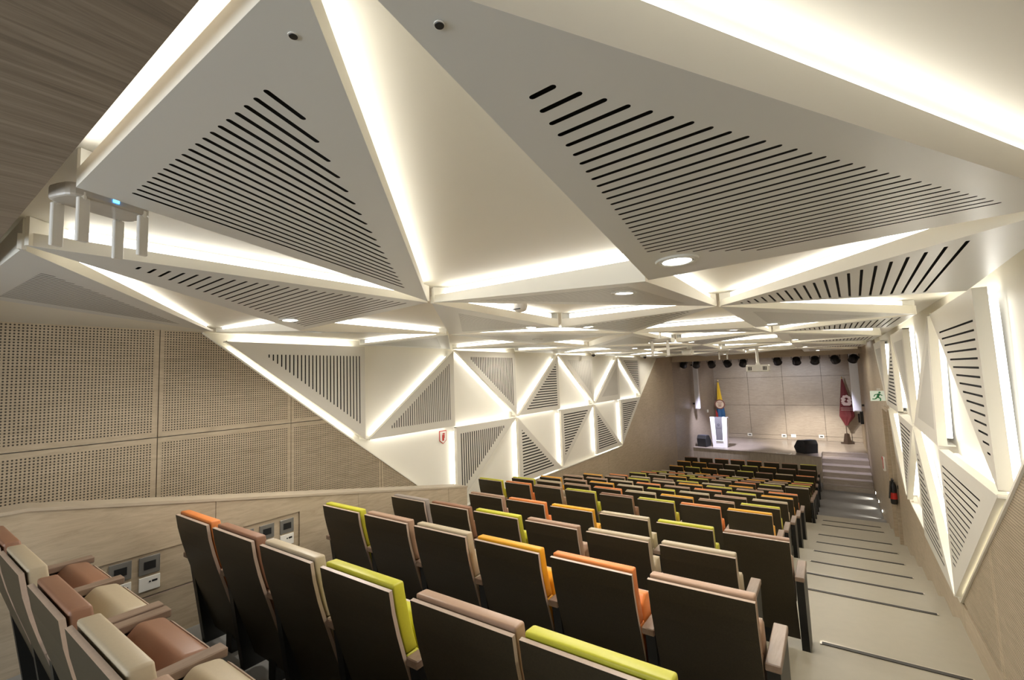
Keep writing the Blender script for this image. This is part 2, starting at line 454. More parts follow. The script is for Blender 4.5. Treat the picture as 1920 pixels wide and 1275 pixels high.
# ------------------------------------------------------------------ stage
SF = [(-5.48, 21.33), (-0.56, 20.62), (-0.56, 21.9), (0.9, 21.9), (0.9, 25.2), (-5.48, 25.2)]
struct(MB().prism([(x, y, STAGE_Z-0.04) for x, y in SF], (0, 0, 0.04)), 'floor_stage', 'oak_stage_floor')
sfr = tag(thing('wall_stage_front', None, None), kind='structure')
n = 8
for i in range(n):
    a, b = i/n, (i+1)/n
    xa, xb = -5.46+4.90*a+0.002, -5.46+4.90*b-0.002
    ya, yb = 21.35-0.71*a, 21.35-0.71*b
    MB().prism([(xa, ya, FLAT), (xb, yb, FLAT), (xb, yb+0.04, FLAT), (xa, ya+0.04, FLAT)], (0, 0, STAGE_Z-0.04-FLAT)).obj('panel', 'oak_stage_front', sfr)
struct(MB().box(-0.60, -0.56, 20.62, 21.9, FLAT, STAGE_Z-0.001), 'wall_stage_side', 'oak_stage_front')
steps = [(-3.56, 21.25), (-3.73, 20.78), (-3.89, 20.32), (-4.05, 19.95), (-4.21, 19.60)]
for i, (z, y) in enumerate(steps):
    y1 = 21.9 if i == 0 else steps[i-1][1]
    struct(MB().box(-0.555, 0.87, y, y1+0.001*(i > 0), FLAT, z), 'floor_step', 'oak_stage_floor')
struct(MB().box(-0.555, 0.9, 21.905, 21.95, FLAT, STAGE_Z-0.041), 'wall_step_riser', 'oak_stage_floor')
# back wall in boards
wb = tag(thing('wall_stage_back', None, None), kind='structure')
MB().box(-5.6, 1.05, 25.0, 25.2, FLAT, 1.3).obj('backing', 'gap_dark', wb)
xs = [-5.0, -3.42, -1.94, -0.41, 0.95]
for i in range(4):
    for za, zb in ((STAGE_Z, -3.20), (-3.20, -1.80), (-1.80, -0.47), (-0.47, 0.90)):
        MB().box(xs[i]+0.006, xs[i+1]-0.006, 24.965 if zb < 0.5 else 24.93, 25.0, za+0.006, zb-0.006).obj('panel', 'oak_stage', wb)
# splayed left stage wall
m = MB(); m.prism([(XW-0.02, YLINT, FLAT), (-4.95, 25.02, FLAT), (-5.3, 25.2, FLAT), (-5.7, YLINT, FLAT)], (0, 0, 5.6)); struct(m, 'wall_stage_left', 'oak_stage')
struct(MB().box(-5.7, 1.1, YLINT+0.16, 25.2, 0.95, 1.05), 'ceiling_stage', 'oak_soffit')

# ------------------------------------------------------------------ parapet with sockets
XP = -4.05
def ptop(y): return -0.683 if y < 0.6 else -0.683-(y-0.6)*0.1805
par = tag(thing('wall_parapet', None, None), kind='structure')
sl = [(-2.5, ptop(-2.5)), (0.6, ptop(0.6)), (4.62, ptop(4.62))]
body = [(-2.5, -2.6), (-2.5, ptop(0)-0.02), (0.6, ptop(0.6)-0.02), (4.61, ptop(4.61)-0.02), (4.61, -2.9), (2, -2.9)]
MB().prism(yz(XP-0.025, body), (-0.17, 0, 0)).obj('core', 'oak_wall', par)
seams = [-2.5, -1.0, 0.30, 1.63, 2.945, 4.27, 4.615]
INS = [(0.62, 1.56), (1.70, 2.321)]            # socket niches
ZI0, ZI1 = -1.445, -1.145
for i in range(len(seams)-1):
    ya, yb = seams[i]+0.002, seams[i+1]-0.002
    pts = [(ya, -2.75), (yb, -2.75), (yb, ptop(yb)-0.02)] + ([(0.6, ptop(0.6)-0.02)] if ya < 0.6 < yb else []) + [(ya, ptop(ya)-0.02)]
    cuts = [(max(a, ya), min(b, yb)) for a, b in INS if min(b, yb) > max(a, ya)]
    if not cuts:
        MB().prism(yz(XP-0.025, pts), (0.025, 0, 0)).obj('panel', 'oak_wall', par); continue
    a, b = cuts[0]
    for q in (clip(pts, (0, -1), -ZI1), clip(pts, (0, 1), ZI0)):
        MB().prism(yz(XP-0.025, q), (0.025, 0, 0)).obj('panel', 'oak_wall', par)
    mid = clip(clip(pts, (0, 1), ZI1), (0, -1), -ZI0)
    for q in (clip(mid, (1, 0), a), clip(mid, (-1, 0), -b)):
        if len(q) > 2 and abs(area2(q)) > 0.001:
            MB().prism(yz(XP-0.025, q), (0.025, 0, 0)).obj('panel', 'oak_wall', par)
    MB().box(XP-0.025, XP-0.012, a+0.004, b-0.004, ZI0+0.004, ZI1-0.004).obj('niche_panel', 'oak_wall', par)
    MB().box(XP-0.012, XP+0.001, a, b, ZI0-0.006, ZI0).obj('niche_ledge', 'board_edge', par)
cap = [(-2.5, ptop(0)), (0.6, ptop(0.6)), (4.63, ptop(4.63)), (4.63, ptop(4.63)-0.02), (0.6, ptop(0.6)-0.02), (-2.5, ptop(0)-0.02)]
MB().prism(yz(XP+0.008, cap), (-0.24, 0, 0)).obj('cap', 'oak_cap', par)
MB().box(XP-0.20, XP, 4.61, 4.622, -2.9, ptop(4.62)-0.02).obj('end_board', 'oak_wall', par)
# socket plates
def socket(y, z, w, h, mat, label, cat='socket', x=None, holes=1):
    x = XP-0.012 if x is None else x
    t = thing('socket_plate', label, cat, (x, y+w/2, z+h/2), 'wall sockets')
    pl = MB().box(x, x+0.010, y, y+w, z, z+h).obj('plate', mat, t, bevel=0.003)
    if mat == 'plate_grey':
        MB().box(x+0.010, x+0.013, y+w*0.22, y+w*0.78, z+h*0.28, z+h*0.72).obj('insert', 'black_plastic', pl)
    else:
        MB().box(x+0.010, x+0.012, y+w*0.60, y+w*0.86, z+h*0.56, z+h*0.70).obj('slot', 'black_plastic', pl)
        MB().lathe((x+0.010, y+w*0.5, z+h*0.62), [(0.006, 0), (0.006, 0.002)], 8, (1, 0, 0)).obj('jack', 'black_plastic', pl)
SOCK = [(0.820, 'far left pair'), (0.990, 'first pair'), (1.155, 'second pair')]
socket(0.990, -1.285, 0.122, 0.122, 'plate_grey', 'grey socket plate, left one in the parapet niche by the nearest seats')
socket(1.153, -1.290, 0.122, 0.122, 'plate_grey', 'grey socket plate, right one in the parapet niche by the nearest seats')
socket(0.990, -1.402, 0.122, 0.095, 'plate_white', 'white socket plate, left one in the parapet niche by the nearest seats')
socket(1.155, -1.402, 0.122, 0.095, 'plate_white', 'white socket plate, right one in the parapet niche by the nearest seats')
socket(1.800, -1.298, 0.122, 0.118, 'plate_grey', 'grey socket plate, leftmost in the farther parapet niche')
socket(1.970, -1.298, 0.122, 0.118, 'plate_grey', 'grey socket plate, middle one in the farther parapet niche')
socket(2.145, -1.300, 0.122, 0.118, 'plate_grey', 'grey socket plate, rightmost in the farther parapet niche')
socket(1.970, -1.404, 0.122, 0.094, 'plate_white', 'white socket plate, middle one in the farther parapet niche')
socket(2.145, -1.406, 0.122, 0.094, 'plate_white', 'white socket plate, rightmost in the farther parapet niche')

# ------------------------------------------------------------------ triangular panels with slots and LED edges
def slotted(tri, axis_edge, pitch, width, margin, thick_dir, near=True, corner=None):
    """plate with real slots; returns MB in world space. tri: 3 world points, axis_edge: edge index the slots run along"""
    P = [Vector(p) for p in tri]
    a, b, c = P[axis_edge], P[(axis_edge+1) % 3], P[(axis_edge+2) % 3]
    ex = (b-a).normalized(); nrm = ex.cross(c-a).normalized(); ey = nrm.cross(ex)
    to2 = lambda p: ((p-a).dot(ex), (p-a).dot(ey))
    to3 = lambda q: a+ex*q[0]+ey*q[1]
    T = [to2(a), to2(b), to2(c)]
    I = inset2(T, margin)
    if corner and I:
        k, dist = corner                       # keep slots this far from corner k of T
        o = T[k]; u = (T[0][0]+T[1][0]+T[2][0])/3-o[0], (T[0][1]+T[1][1]+T[2][1])/3-o[1]
        l = math.hypot(*u); u = (u[0]/l, u[1]/l)
        I = clip(I, (-u[0], -u[1]), -(u[0]*o[0]+u[1]*o[1]+dist))
    mb = MB()
    def face(poly):
        if len(poly) > 2 and abs(area2(poly)) > 1e-6: mb.add([to3(q) for q in poly], [tuple(range(len(poly)))])
    slots = []
    if I:
        t0, t1 = min(q[1] for q in I), max(q[1] for q in I)
        t = t0
        while t < t1:
            xs_ = []
            for i in range(len(I)):
                p, q = I[i], I[(i+1) % len(I)]
                if (p[1]-t)*(q[1]-t) < 0 or abs(p[1]-t) < 1e-9 and abs(q[1]-t) > 1e-9:
                    u = (t-p[1])/(q[1]-p[1]); xs_.append(p[0]+(q[0]-p[0])*u)
                elif abs(p[1]-t) < 1e-9 and abs(q[1]-t) < 1e-9: xs_ += [p[0], q[0]]
            if len(xs_) >= 2 and max(xs_)-min(xs_) > 0.02:
                slots.append((t, min(xs_), max(xs_)))
            t += pitch
    lo = -1.0; r = width/2
    for t, s0, s1 in slots:
        face(clip(clip(T, (0, 1), t-r), (0, -1), -lo))
        band = clip(clip(T, (0, 1), t+r), (0, -1), -(t-r))
        L_ = clip(band, (1, 0), s0); R_ = clip(band, (-1, 0), -s1)
        if near:
            arcL = [(s0-r*math.cos(k*math.pi/6), t+r*math.sin(k*math.pi/6)) for k in range(-2, 3)]
            arcR = [(s1+r*math.cos(k*math.pi/6), t+r*math.sin(k*math.pi/6)) for k in range(-2, 3)]
            L_ = [q for q in L_ if q[0] < s0-1e-6]; R_ = [q for q in R_ if q[0] > s1+1e-6]
            L_.sort(key=lambda q: (-q[1], 0)); R_.sort(key=lambda q: (q[1], 0))
            if len(L_) >= 2: face([(s0, t+r)]+L_[:]+[(s0, t-r)]+arcL)
            if len(R_) >= 2: face([(s1, t-r)]+R_[:]+[(s1, t+r)]+arcR[::-1])
        else:
            face(L_); face(R_)
        lo = t+r
    face(clip(T, (0, -1), -lo))
    return mb, nrm
PANELS = []
def tri_panel(name, label, nodes, into, depth_end, axis_edge, pitch, width, margin, led=(), skirt=0.045, ztop=None, paint='panel_paint', near=False, group='triangular ceiling panels', gap=0.010, led_h=0.042, cut=(0.04, 0.04), corner=None):
    """nodes: 3 points on the room side; into: unit vector into the wall/ceiling; depth_end(p): recess distance of point p"""
    P = [Vector(p) for p in nodes]; into = Vector(into)
    nrm = (P[1]-P[0]).cross(P[2]-P[0]).normalized()
    flip = nrm.dot(into) > 0
    order = [0, 1, 2]
    if flip:
        P = [P[0], P[2], P[1]]
        order = [0, 2, 1]
    # edge bookkeeping by original node pairs
    pairs = [tuple(sorted((order[i], order[(i+1) % 3]))) for i in range(3)]
    want = {0: (0, 1), 1: (1, 2), 2: (0, 2)}
    ax = pairs.index(want[axis_edge]); leds = [pairs.index(want[e]) for e in led]
    cen = (P[0]+P[1]+P[2])/3
    # pull corners in by the gap so neighbours do not touch
    ex = (P[1]-P[0]).normalized(); nz_ = (P[1]-P[0]).cross(P[2]-P[0]).normalized(); ey = nz_.cross(ex)
    T = inset2([((p-P[0]).dot(ex), (p-P[0]).dot(ey)) for p in P], gap)
    Q = [P[0]+ex*q[0]+ey*q[1] for q in T]
    # inset2 may rotate the start; match to nearest corner
    Q = [min(Q, key=lambda q: (q-p).length) for p in P]
    t = thing(name, label, 'acoustic panel', cen, group)
    mb, n_ = slotted(Q, ax, pitch, width, margin, into, near, corner)
    plate = mb.obj('face_plate', paint, t, fix=False)
    # backing
    S = [q+into*0.014 for q in [cen+(q-cen)*0.985 for q in Q]]
    MB().add(S, [(0, 1, 2)]).obj('slot_backing', 'slot_black', t, fix=False)
    sk = MB()
    for i in range(3):
        a, b = Q[i], Q[(i+1) % 3]
        da, db = depth_end(a), depth_end(b)
        if i in leds: da, db = (min(da, skirt), min(db, skirt)) if ztop is None else (max(0.02, min(da, ztop-a.z)), max(0.02, min(db, ztop-b.z)))
        e = (b-a).normalized(); inn = nz_.cross(e)*-1.0
        if inn.dot(cen-a) < 0: inn = -inn
        th = inn*0.012
        v = [a, b, b+into*db, a+into*da, a+th, b+th, b+th+into*db, a+th+into*da]
        sk.add(v, [(0, 1, 2, 3), (4, 7, 6, 5), (3, 2, 6, 7), (0, 3, 7, 4), (1, 5, 6, 2)])
    sk.obj('side_frame', 'white_paint', t)
    for i in leds:
        a, b = Q[i], Q[(i+1) % 3]
        e = (b-a).normalized(); inn = nz_.cross(e)
        if inn.dot(cen-a) < 0: inn = -inn
        L_ = (b-a).length
        ha, hb = (skirt, skirt) if ztop is None else (max(0.02, ztop-a.z), max(0.02, ztop-b.z))
        p0 = a+e*L_*cut[0]*1.5+inn*0.022+into*(ha-0.002); p1 = b-e*L_*cut[1]*1.5+inn*0.022+into*(hb-0.002)
        w = inn*0.004; hgt = into*led_h
        v = [p0-w, p1-w, p1+w, p0+w]
        MB().prism(v, hgt).obj('led_strip', 'led_white', t)
    PANELS.append((t, P))
    return t
CD = lambda p: max(0.02, ZREC-p[2]-0.002)      # ceiling recess distance
# ceiling nodes (column, row)
CX = {'a': -5.36, 'b': -3.66, 'c': -2.08, 'd': -0.68, 'e': 0.72}
def CN(col, k):
    y = [0.26, 2.07, 3.92, 5.80, 7.70, 9.60, 11.50, 13.40, 15.30, 17.25, 19.2][k]
    z = {'a': 0.52, 'b': 0.51 if k % 2 == 0 else 0.48, 'c': 0.50 if k % 2 else 0.47, 'd': 0.515 if k % 2 == 0 else 0.46, 'e': 0.46}[col]
    sp = {('b', 1): (-3.60, 2.06, 0.45), ('c', 1): (-2.09, 2.075, 0.50), ('d', 1): (-0.683, 2.107, 0.43), ('d', 2): (-0.70, 3.87, 0.50),
          ('b', 2): (-3.68, 3.95, 0.53), ('c', 2): (-2.12, 3.85, 0.465), ('e', 1): (0.68, 2.08, 0.463), ('e', 2): (0.74, 3.95, 0.43),
          ('a', 1): (-5.02, 1.98, 0.562), ('c', 0): (-2.16, 0.256, 0.50), ('c', 3): (-2.02, 5.55, 0.50), ('d', 4): (-0.67, 7.60, 0.515)}
    return sp.get((col, k), (CX[col], y, z))
def cpanel(label, nodes, axis, pitch=0.04, width=0.012, margin=0.12, led=(), near=False, **kw):
    return tri_panel('ceiling_panel', label, nodes, (0, 0, 1), CD, axis, pitch, width, margin, led, near=near, ztop=0.545, **kw)
# near panels
cpanel('large grey slotted triangular ceiling panel carrying the white wireless router', [(-1.475, 0.262, 0.50), CN('c', 1), (-0.462, 0.262, 0.50)], 0, 0.0330, 0.0105, [0.085, 0.098, 0.098], led=(1, 2), near=True, skirt=0.05, led_h=0.036)
cpanel('largest grey slotted triangular ceiling panel, with a downlight, at top right', [CN('d', 1), CN('e', 1), (-0.405, 0.240, 0.455)], 0, 0.0425, 0.0115, [0.17, 0.105, 0.085], led=(1,), near=True, skirt=0.06, led_h=0.034, corner=(0, 0.45))
cpanel('long narrow slotted ceiling panel with a downlight, left of the router panel', [CN('b', 1), CN('c', 1), CN('c', 0)], 0, 0.050, 0.012, [0.10, 0.09, 0.12], led=(1,), near=True, skirt=0.05)
cpanel('shadowed fine-slotted ceiling panel above the perforated wall at far left', [(-3.75, 0.262, 0.545), CN('a', 1), (-2.16, 0.27, 0.49)], 0, 0.034, 0.010, 0.12, led=(1, 0), skirt=0.04)
cpanel('slotted ceiling panel with a downlight behind the largest panel', [CN('c', 1), CN('d', 1), CN('d', 2)], 0, 0.030, 0.006, 0.13, led=(0, 1), skirt=0.05)
cpanel('fine-slotted ceiling panel with a downlight left of the smoke detector', [CN('c', 1), CN('c', 2), CN('b', 2)], 0, 0.030, 0.006, 0.16, led=(0,), skirt=0.05)
cpanel('slotted ceiling panel tapering right, behind the smoke detector', [CN('c', 2), CN('c', 3), CN('d', 2)], 0, 0.045, 0.011, 0.10, led=(2,), skirt=0.05)
cpanel('ceiling panel along the left wall behind the long narrow panel', [CN('a', 1), CN('b', 1), CN('b', 2)], 1, 0.03, 0.006, 0.14, led=(0, 1), skirt=0.05)
cpanel('small ceiling panel over the second pair of left wall panels', [CN('a', 2), CN('b', 2), CN('a', 3)], 0, 0.03, 0.006, 0.14, led=(0,), skirt=0.05)
cpanel('ceiling panel with a dark downlight, beside the left wall', [CN('b', 2), CN('c', 3), CN('b', 3)], 0, 0.026, 0.005, 0.14, led=(0,), skirt=0.05)
cpanel('slotted ceiling panel reaching the right wall, nearest of its row', [CN('e', 1), CN('e', 2), CN('d', 2)], 0, 0.0545, 0.013, [0.15, 0.07, 0.07], led=(2,), near=True, skirt=0.05)
# repeating far panels
far = ['nearest', 'second', 'third', 'fourth']
for i, k in enumerate((2, 4, 6, 8)):
    cpanel(f'smooth fine-slotted ceiling panel by the right wall, {far[i]} of four', [CN('d', k), CN('e', k+1), CN('d', k+1)], 1, 0.022, 0.004, 0.16, led=(0,))
for i, k in enumerate((4, 6, 8)):
    cpanel(f'dark-slotted ceiling panel reaching the right wall, {["second", "third", "farthest"][i]} of its row', [CN('e', k-1), CN('e', k), CN('d', k)], 0, 0.0545, 0.014, 0.09, led=(2,))
for i, k in enumerate((3, 5, 7)):
    w = ['first', 'second', 'third'][i]
    cpanel(f'central ceiling panel ending at the right-hand crease, {w} beyond the smoke detector', [CN('c', k), CN('d', k), CN('d', k+1)], 0, 0.03, 0.006, 0.13, led=(0, 1))
    cpanel(f'central ceiling panel with slots tapering right, {w} beyond the smoke detector', [CN('c', k+1), CN('c', k+2), CN('d', k+1)], 0, 0.045, 0.010, 0.10, led=(2,))
    cpanel(f'central ceiling panel left of the middle crease, {w} beyond the smoke detector', [CN('c', k), CN('c', k+1), CN('b', k+1)], 0, 0.03, 0.006, 0.14, led=(0,))
    cpanel(f'ceiling panel between left wall and middle crease, {w} beyond the dark downlight', [CN('b', k+1), CN('c', k+2), CN('b', k+2)], 0, 0.03, 0.006, 0.14, led=(0,))
    cpanel(f'ceiling panel touching the left wall with its long side, {w} beyond the dark downlight', [CN('a', k), CN('b', k), CN('b', k+1)], 1, 0.03, 0.006, 0.14, led=(0, 1))
    cpanel(f'small ceiling panel with its base on the left wall, {w} beyond the dark downlight', [CN('a', k+1), CN('b', k+1), CN('a', k+2)], 0, 0.03, 0.006, 0.14, led=(0,))

# left wall panels
LD = lambda p: max(0.02, p[0]-XREC-0.002)
def LN(lv, k, dx=0.0): return (XL+dx, YN[k], {'T': ZT, 'M': ZM, 'B': ZB}[lv])
def lpanel(label, nodes, axis, pitch, width, margin, led, **kw):
    return tri_panel('wall_panel', label, nodes, (-1, 0, 0), LD, axis, pitch, width, margin, led, skirt=0.06, paint='panel_wall_paint', group='triangular wall panels, left wall', gap=0.014, led_h=0.050, **kw)
G = 'left wall'
lpanel('largest left wall panel with vertical slots, beside the perforated wall', [LN('T', 2), LN('M', 2), LN('T', 1)], 0, 0.050, 0.015, [0.09, 0.14, 0.14], (1, 2), near=True)
lpanel('left wall panel with vertical slots above the fire extinguisher sign', [LN('T', 3), LN('M', 3), LN('M', 2)], 0, 0.045, 0.014, 0.12, (2, 1), near=True)
lpanel('left wall panel, upper row, third from the left, vertical slots', [LN('T', 4), LN('M', 4), LN('T', 3)], 0, 0.052, 0.021, 0.11, (1, 2))
lpanel('left wall panel, upper row, fourth from the left, level slots', [LN('M', 4), LN('M', 5), LN('T', 5)], 0, 0.056, 0.022, 0.11, (2, 0))
lpanel('left wall panel, upper row, fifth from the left, very fine slots', [LN('T', 6), LN('M', 6), LN('T', 5)], 0, 0.040, 0.008, 0.13, (1, 2))
lpanel('left wall panel, upper row, sixth from the left, very fine slots', [LN('T', 7), LN('M', 7), LN('M', 6)], 0, 0.040, 0.008, 0.15, (2, 1))
lpanel('left wall panel, upper row, nearest the stage, level slots', [LN('T', 7), LN('T', 8), LN('M', 8)], 0, 0.060, 0.022, 0.13, (2, 0))
lpanel('left wall panel, lower row, first from the left, tall vertical slots', [LN('M', 3), LN('B', 3), LN('M', 4)], 0, 0.060, 0.024, [0.12, 0.13, 0.12], (0, 2))
lpanel('left wall panel, lower row, second from the left, level slots', [LN('B', 4), LN('B', 5), LN('M', 4)], 0, 0.062, 0.026, 0.13, (2, 0))
lpanel('left wall panel, lower row, third from the left, level slots', [LN('M', 5), LN('M', 6), LN('B', 5)], 0, 0.062, 0.026, 0.13, (2, 0))
lpanel('left wall panel, lower row, fourth from the left, level slots', [LN('B', 6), LN('B', 7), LN('M', 6)], 0, 0.062, 0.026, 0.13, (2, 0))
lpanel('left wall panel, lower row, nearest the stage, level slots', [LN('M', 7), LN('M', 8), LN('B', 7)], 0, 0.062, 0.026, 0.13, (2, 0))

# right wall panels
RD = lambda p: max(0.02, XR(p[1])+0.13-p[0]-0.002)
YR = [0.3, 2.08, 3.95, 5.90, 7.80, 9.65, 11.5, 13.4]
def RN(lv, k, dx=0.0):
    z = {'T': ZT-0.06, 'M': ZM, 'B': ZB}[lv]
    return (XR(YR[k])+dx, YR[k], z)
def rpanel(label, nodes, axis, pitch, width, margin, led, **kw):
    return tri_panel('wall_panel', label, nodes, (1, 0, 0), RD, axis, pitch, width, margin, led, skirt=0.07, paint='panel_wall_paint', group='triangular wall panels, right wall', gap=0.012, led_h=0.046, **kw)
rpanel('right wall panel nearest the camera, upper row, with level slots', [RN('T', 3, 0.04), RN('T', 2, -0.01), RN('M', 2)], 0, 0.060, 0.014, [0.20, 0.09, 0.08], (1, 0), near=True)
rpanel('right wall panel, upper row, second from the right, fine upright slots', [RN('T', 3, 0.03), RN('M', 3), RN('M', 4, 0.01)], 0, 0.030, 0.006, 0.14, (0,))
rpanel('right wall panel, upper row, third from the right, fine slots', [RN('T', 5), RN('T', 4), RN('M', 4)], 1, 0.026, 0.006, 0.14, (1, 0))
rpanel('right wall panel, upper row, fourth from the right, short dark slots', [RN('M', 6), RN('M', 5), RN('T', 5)], 0, 0.060, 0.022, 0.11, (1,))
rpanel('right wall panel, upper row, fifth from the right, fine slots', [RN('T', 7, 0), RN('T', 6), RN('M', 6)], 1, 0.026, 0.006, 0.14, (1,))
rpanel('right wall panel, lower row, nearest the camera, slots along the upper edge', [RN('M', 2), RN('M', 3), RN('B', 3)], 0, 0.062, 0.014, [0.14, 0.10, 0.16], (1, 0, 2), near=True)
rpanel('right wall panel, lower row, narrow one with slots above the floor wall', [RN('B', 4), RN('B', 3), RN('M', 4)], 0, 0.060, 0.020, 0.13, (1, 2))
rpanel('right wall panel, lower row, third from the right, steep slots', [RN('M', 4), RN('M', 5), RN('B', 5)], 0, 0.060, 0.022, 0.12, (1, 2))
rpanel('right wall panel, lower row, smooth one next to the door', [RN('M', 6, 0.01), (XR(10.9), 10.85, ZB+0.58), RN('B', 5)], 0, 0.026, 0.004, 0.14, (2,))

# ------------------------------------------------------------------ theatre seats
BOARD = [(0.0, 0.93), (0.014, 0.84), (0.037, 0.745), (0.065, 0.65), (0.13, 0.45), (0.196, 0.262), (0.252, 0.095)]
def offs(pr, d):
    out = []
    for i, (y, z) in enumerate(pr):
        a = pr[max(0, i-1)]; b = pr[min(len(pr)-1, i+1)]
        ty, tz = b[0]-a[0], b[1]-a[1]; l = math.hypot(ty, tz)
        out.append((y-tz/l*d, z+ty/l*d))
    return out
W2 = 0.24
def strip_solid(p, q, x0, x1, mi_rear, mi_edge, mi_front):
    m = MB(); n = len(p)
    v = [(x, y, z) for x in (x0, x1) for y, z in p]+[(x, y, z) for x in (x0, x1) for y, z in q]
    R = lambda s, i: s*n+i
    F = lambda s, i: 2*n+s*n+i
    for i in range(n-1):
        m.f.append((R(0, i), R(1, i), R(1, i+1), R(0, i+1))); m.m.append(mi_rear)
        m.f.append((F(0, i), F(0, i+1), F(1, i+1), F(1, i))); m.m.append(mi_front)
        m.f.append((R(0, i), R(0, i+1), F(0, i+1), F(0, i))); m.m.append(mi_edge)
        m.f.append((R(1, i), F(1, i), F(1, i+1), R(1, i+1))); m.m.append(mi_edge)
    m.f.append((R(0, 0), F(0, 0), F(1, 0), R(1, 0))); m.m.append(mi_edge)
    m.f.append((R(0, n-1), R(1, n-1), F(1, n-1), F(0, n-1))); m.m.append(mi_edge)
    m.v = v
    return m
board_mesh = strip_solid(BOARD, offs(BOARD, 0.017), -W2, W2, 0, 1, 0).mesh('back_panel', ['board_dark', 'board_edge'])
fr = offs(BOARD, 0.023); f2 = offs(BOARD, 0.084)
def lerp_prof(pr, z):
    for a, b in zip(pr, pr[1:]):
        if a[1] >= z >= b[1]:
            t = (z-a[1])/(b[1]-a[1]); return a[0]+(b[0]-a[0])*t
    return pr[0][0]
cushion_meshes, pad_up, pad_down = {}, {}, {}
for col in SEAT:
    mt = 'leather_'+col
    m = MB()
    zs = [0.948, 0.90, 0.80, 0.72, 0.648]
    p = [(lerp_prof(fr, min(z, 0.925)), z) for z in zs]; q = [(lerp_prof(f2, min(z, 0.92))-(0.004 if z > 0.94 else 0), z-(0.003 if z > 0.94 else 0)) for z in zs]
    up_ = strip_solid(p, q, -W2+0.004, W2-0.004, 0, 0, 0); m.add(up_.v, up_.f)
    zs = [0.644, 0.56, 0.47, 0.40]
    p = [(lerp_prof(fr, z), z) for z in zs]; q = [(lerp_prof(f2, z)+0.004, z) for z in zs]
    lo_ = strip_solid(p, q, -W2+0.004, W2-0.004, 0, 0, 0); m.add(lo_.v, lo_.f)
    cushion_meshes[col] = m.mesh('back_cushion', mt, bevel=0.009, seg=2, smooth=True)
    prof = [(0.215, 0.40), (0.165, 0.60), (0.150, 0.72), (0.190, 0.765), (0.255, 0.755), (0.285, 0.62), (0.315, 0.43), (0.27, 0.37)]
    pad_up[col] = MB().prism([(-0.235, y, z) for y, z in prof], (0.47, 0, 0)).mesh('seat_pad', mt, bevel=0.014, seg=2, smooth=True)
    prof = [(0.20, 0.42), (0.29, 0.61), (0.335, 0.655), (0.43, 0.640), (0.445, 0.605), (0.36, 0.385), (0.27, 0.355)]
    pad_down[col] = MB().prism([(-0.235, y, z) for y, z in prof], (0.47, 0, 0)).mesh('seat_pad', mt, bevel=0.022, seg=3, smooth=True)
def arm_mesh(x0, x1, name):
    return MB().box(x0, x1, 0.075, 0.465, 0.615, 0.650).mesh(name, 'arm_wood', bevel=0.004, seg=1)
def side_mesh(x0, x1):
    pr = [(0.105, 0.615), (0.44, 0.615), (0.44, 0.0), (0.20, 0.0)]
    return MB().prism([(x0, y, z) for y, z in pr], (x1-x0, 0, 0)).mesh('side_panel', 'steel_black')
arm_l = arm_mesh(-0.312, -0.248, 'armrest'); side_l = side_mesh(-0.305, -0.255)
arm_r = arm_mesh(0.248, 0.312, 'armrest')
end_r = MB().prism([(0.252, y, z) for y, z in [(0.09, 0.615), (0.46, 0.615), (0.46, 0.0), (0.17, 0.0)]], (0.054, 0, 0)).mesh('end_panel', ['steel_black'])
pan_up = MB().prism([(-0.225, y, z) for y, z in [(0.30, 0.40), (0.32, 0.42), (0.275, 0.745), (0.262, 0.74)]], (0.45, 0, 0)).mesh('seat_shell', 'board_edge')
pan_dn = MB().prism([(-0.225, y, z) for y, z in [(0.365, 0.36), (0.377, 0.355), (0.466, 0.60), (0.452, 0.612)]], (0.45, 0, 0)).mesh('seat_shell', 'board_edge')
leg_mesh = MB().box(-0.04, 0.04, 0.24, 0.36, 0.0, 0.36).mesh('pedestal', 'steel_black')
COLNAME = {'lime': 'lime green', 'orange': 'orange', 'amber': 'amber yellow', 'tan': 'tan', 'brown': 'brown', 'beige': 'beige', 'taupe': 'taupe grey'}
PIT = 0.56
def xs_from(tr, n): return [tr-W2-PIT*(n-1-i) for i in range(n)]
SEATROWS = {
 'A': ([-3.49, -2.935, -2.285, -1.725, -1.165], 'brown beige brown beige tan'),
 'B': ([-3.45, -2.885, -2.315, -1.755, -1.152, -0.645], 'orange brown beige lime tan lime'),
 'C': (xs_from(-0.353, 6), 'lime tan beige amber orange tan'),
 'D': (xs_from(-0.590, 6), 'taupe brown lime tan beige beige'),
 'E': (xs_from(-0.372, 6), 'tan orange amber beige lime tan'),
 'F': (xs_from(-0.695, 8), 'lime orange tan lime brown lime orange amber'),
 'G': (xs_from(-0.71, 8), 'lime beige tan orange beige amber tan lime'),
 'H': (xs_from(-0.70, 8), 'amber tan amber beige lime beige tan beige'),
 'I': (xs_from(-0.698, 8), 'tan tan beige orange tan orange lime amber'),
 'J': (xs_from(-0.695, 8), 'amber tan lime beige amber lime tan orange'),
 'K': (xs_from(-1.01, 7), 'orange beige tan lime beige amber tan'),
 'L': (xs_from(-0.66, 8), 'lime beige amber lime tan orange lime beige'),
 'M': (xs_from(-0.67, 8), 'orange beige lime orange beige brown beige lime'),
 'N': (xs_from(-0.68, 8), 'lime orange beige tan lime amber tan orange'),
 'O': (xs_from(-0.683, 8), 'beige beige amber orange beige tan amber lime'),
 'P': (xs_from(-0.688, 8), 'amber lime amber beige lime brown beige orange'),
 'Q': (xs_from(-0.675, 8), 'amber amber brown beige lime amber brown brown'),
 'R': (xs_from(-0.682, 8), 'brown brown orange orange orange tan brown lime')}
def link(me, name, parent):
    o = bpy.data.objects.new(name, me); C.objects.link(o); o.parent = parent
    return o
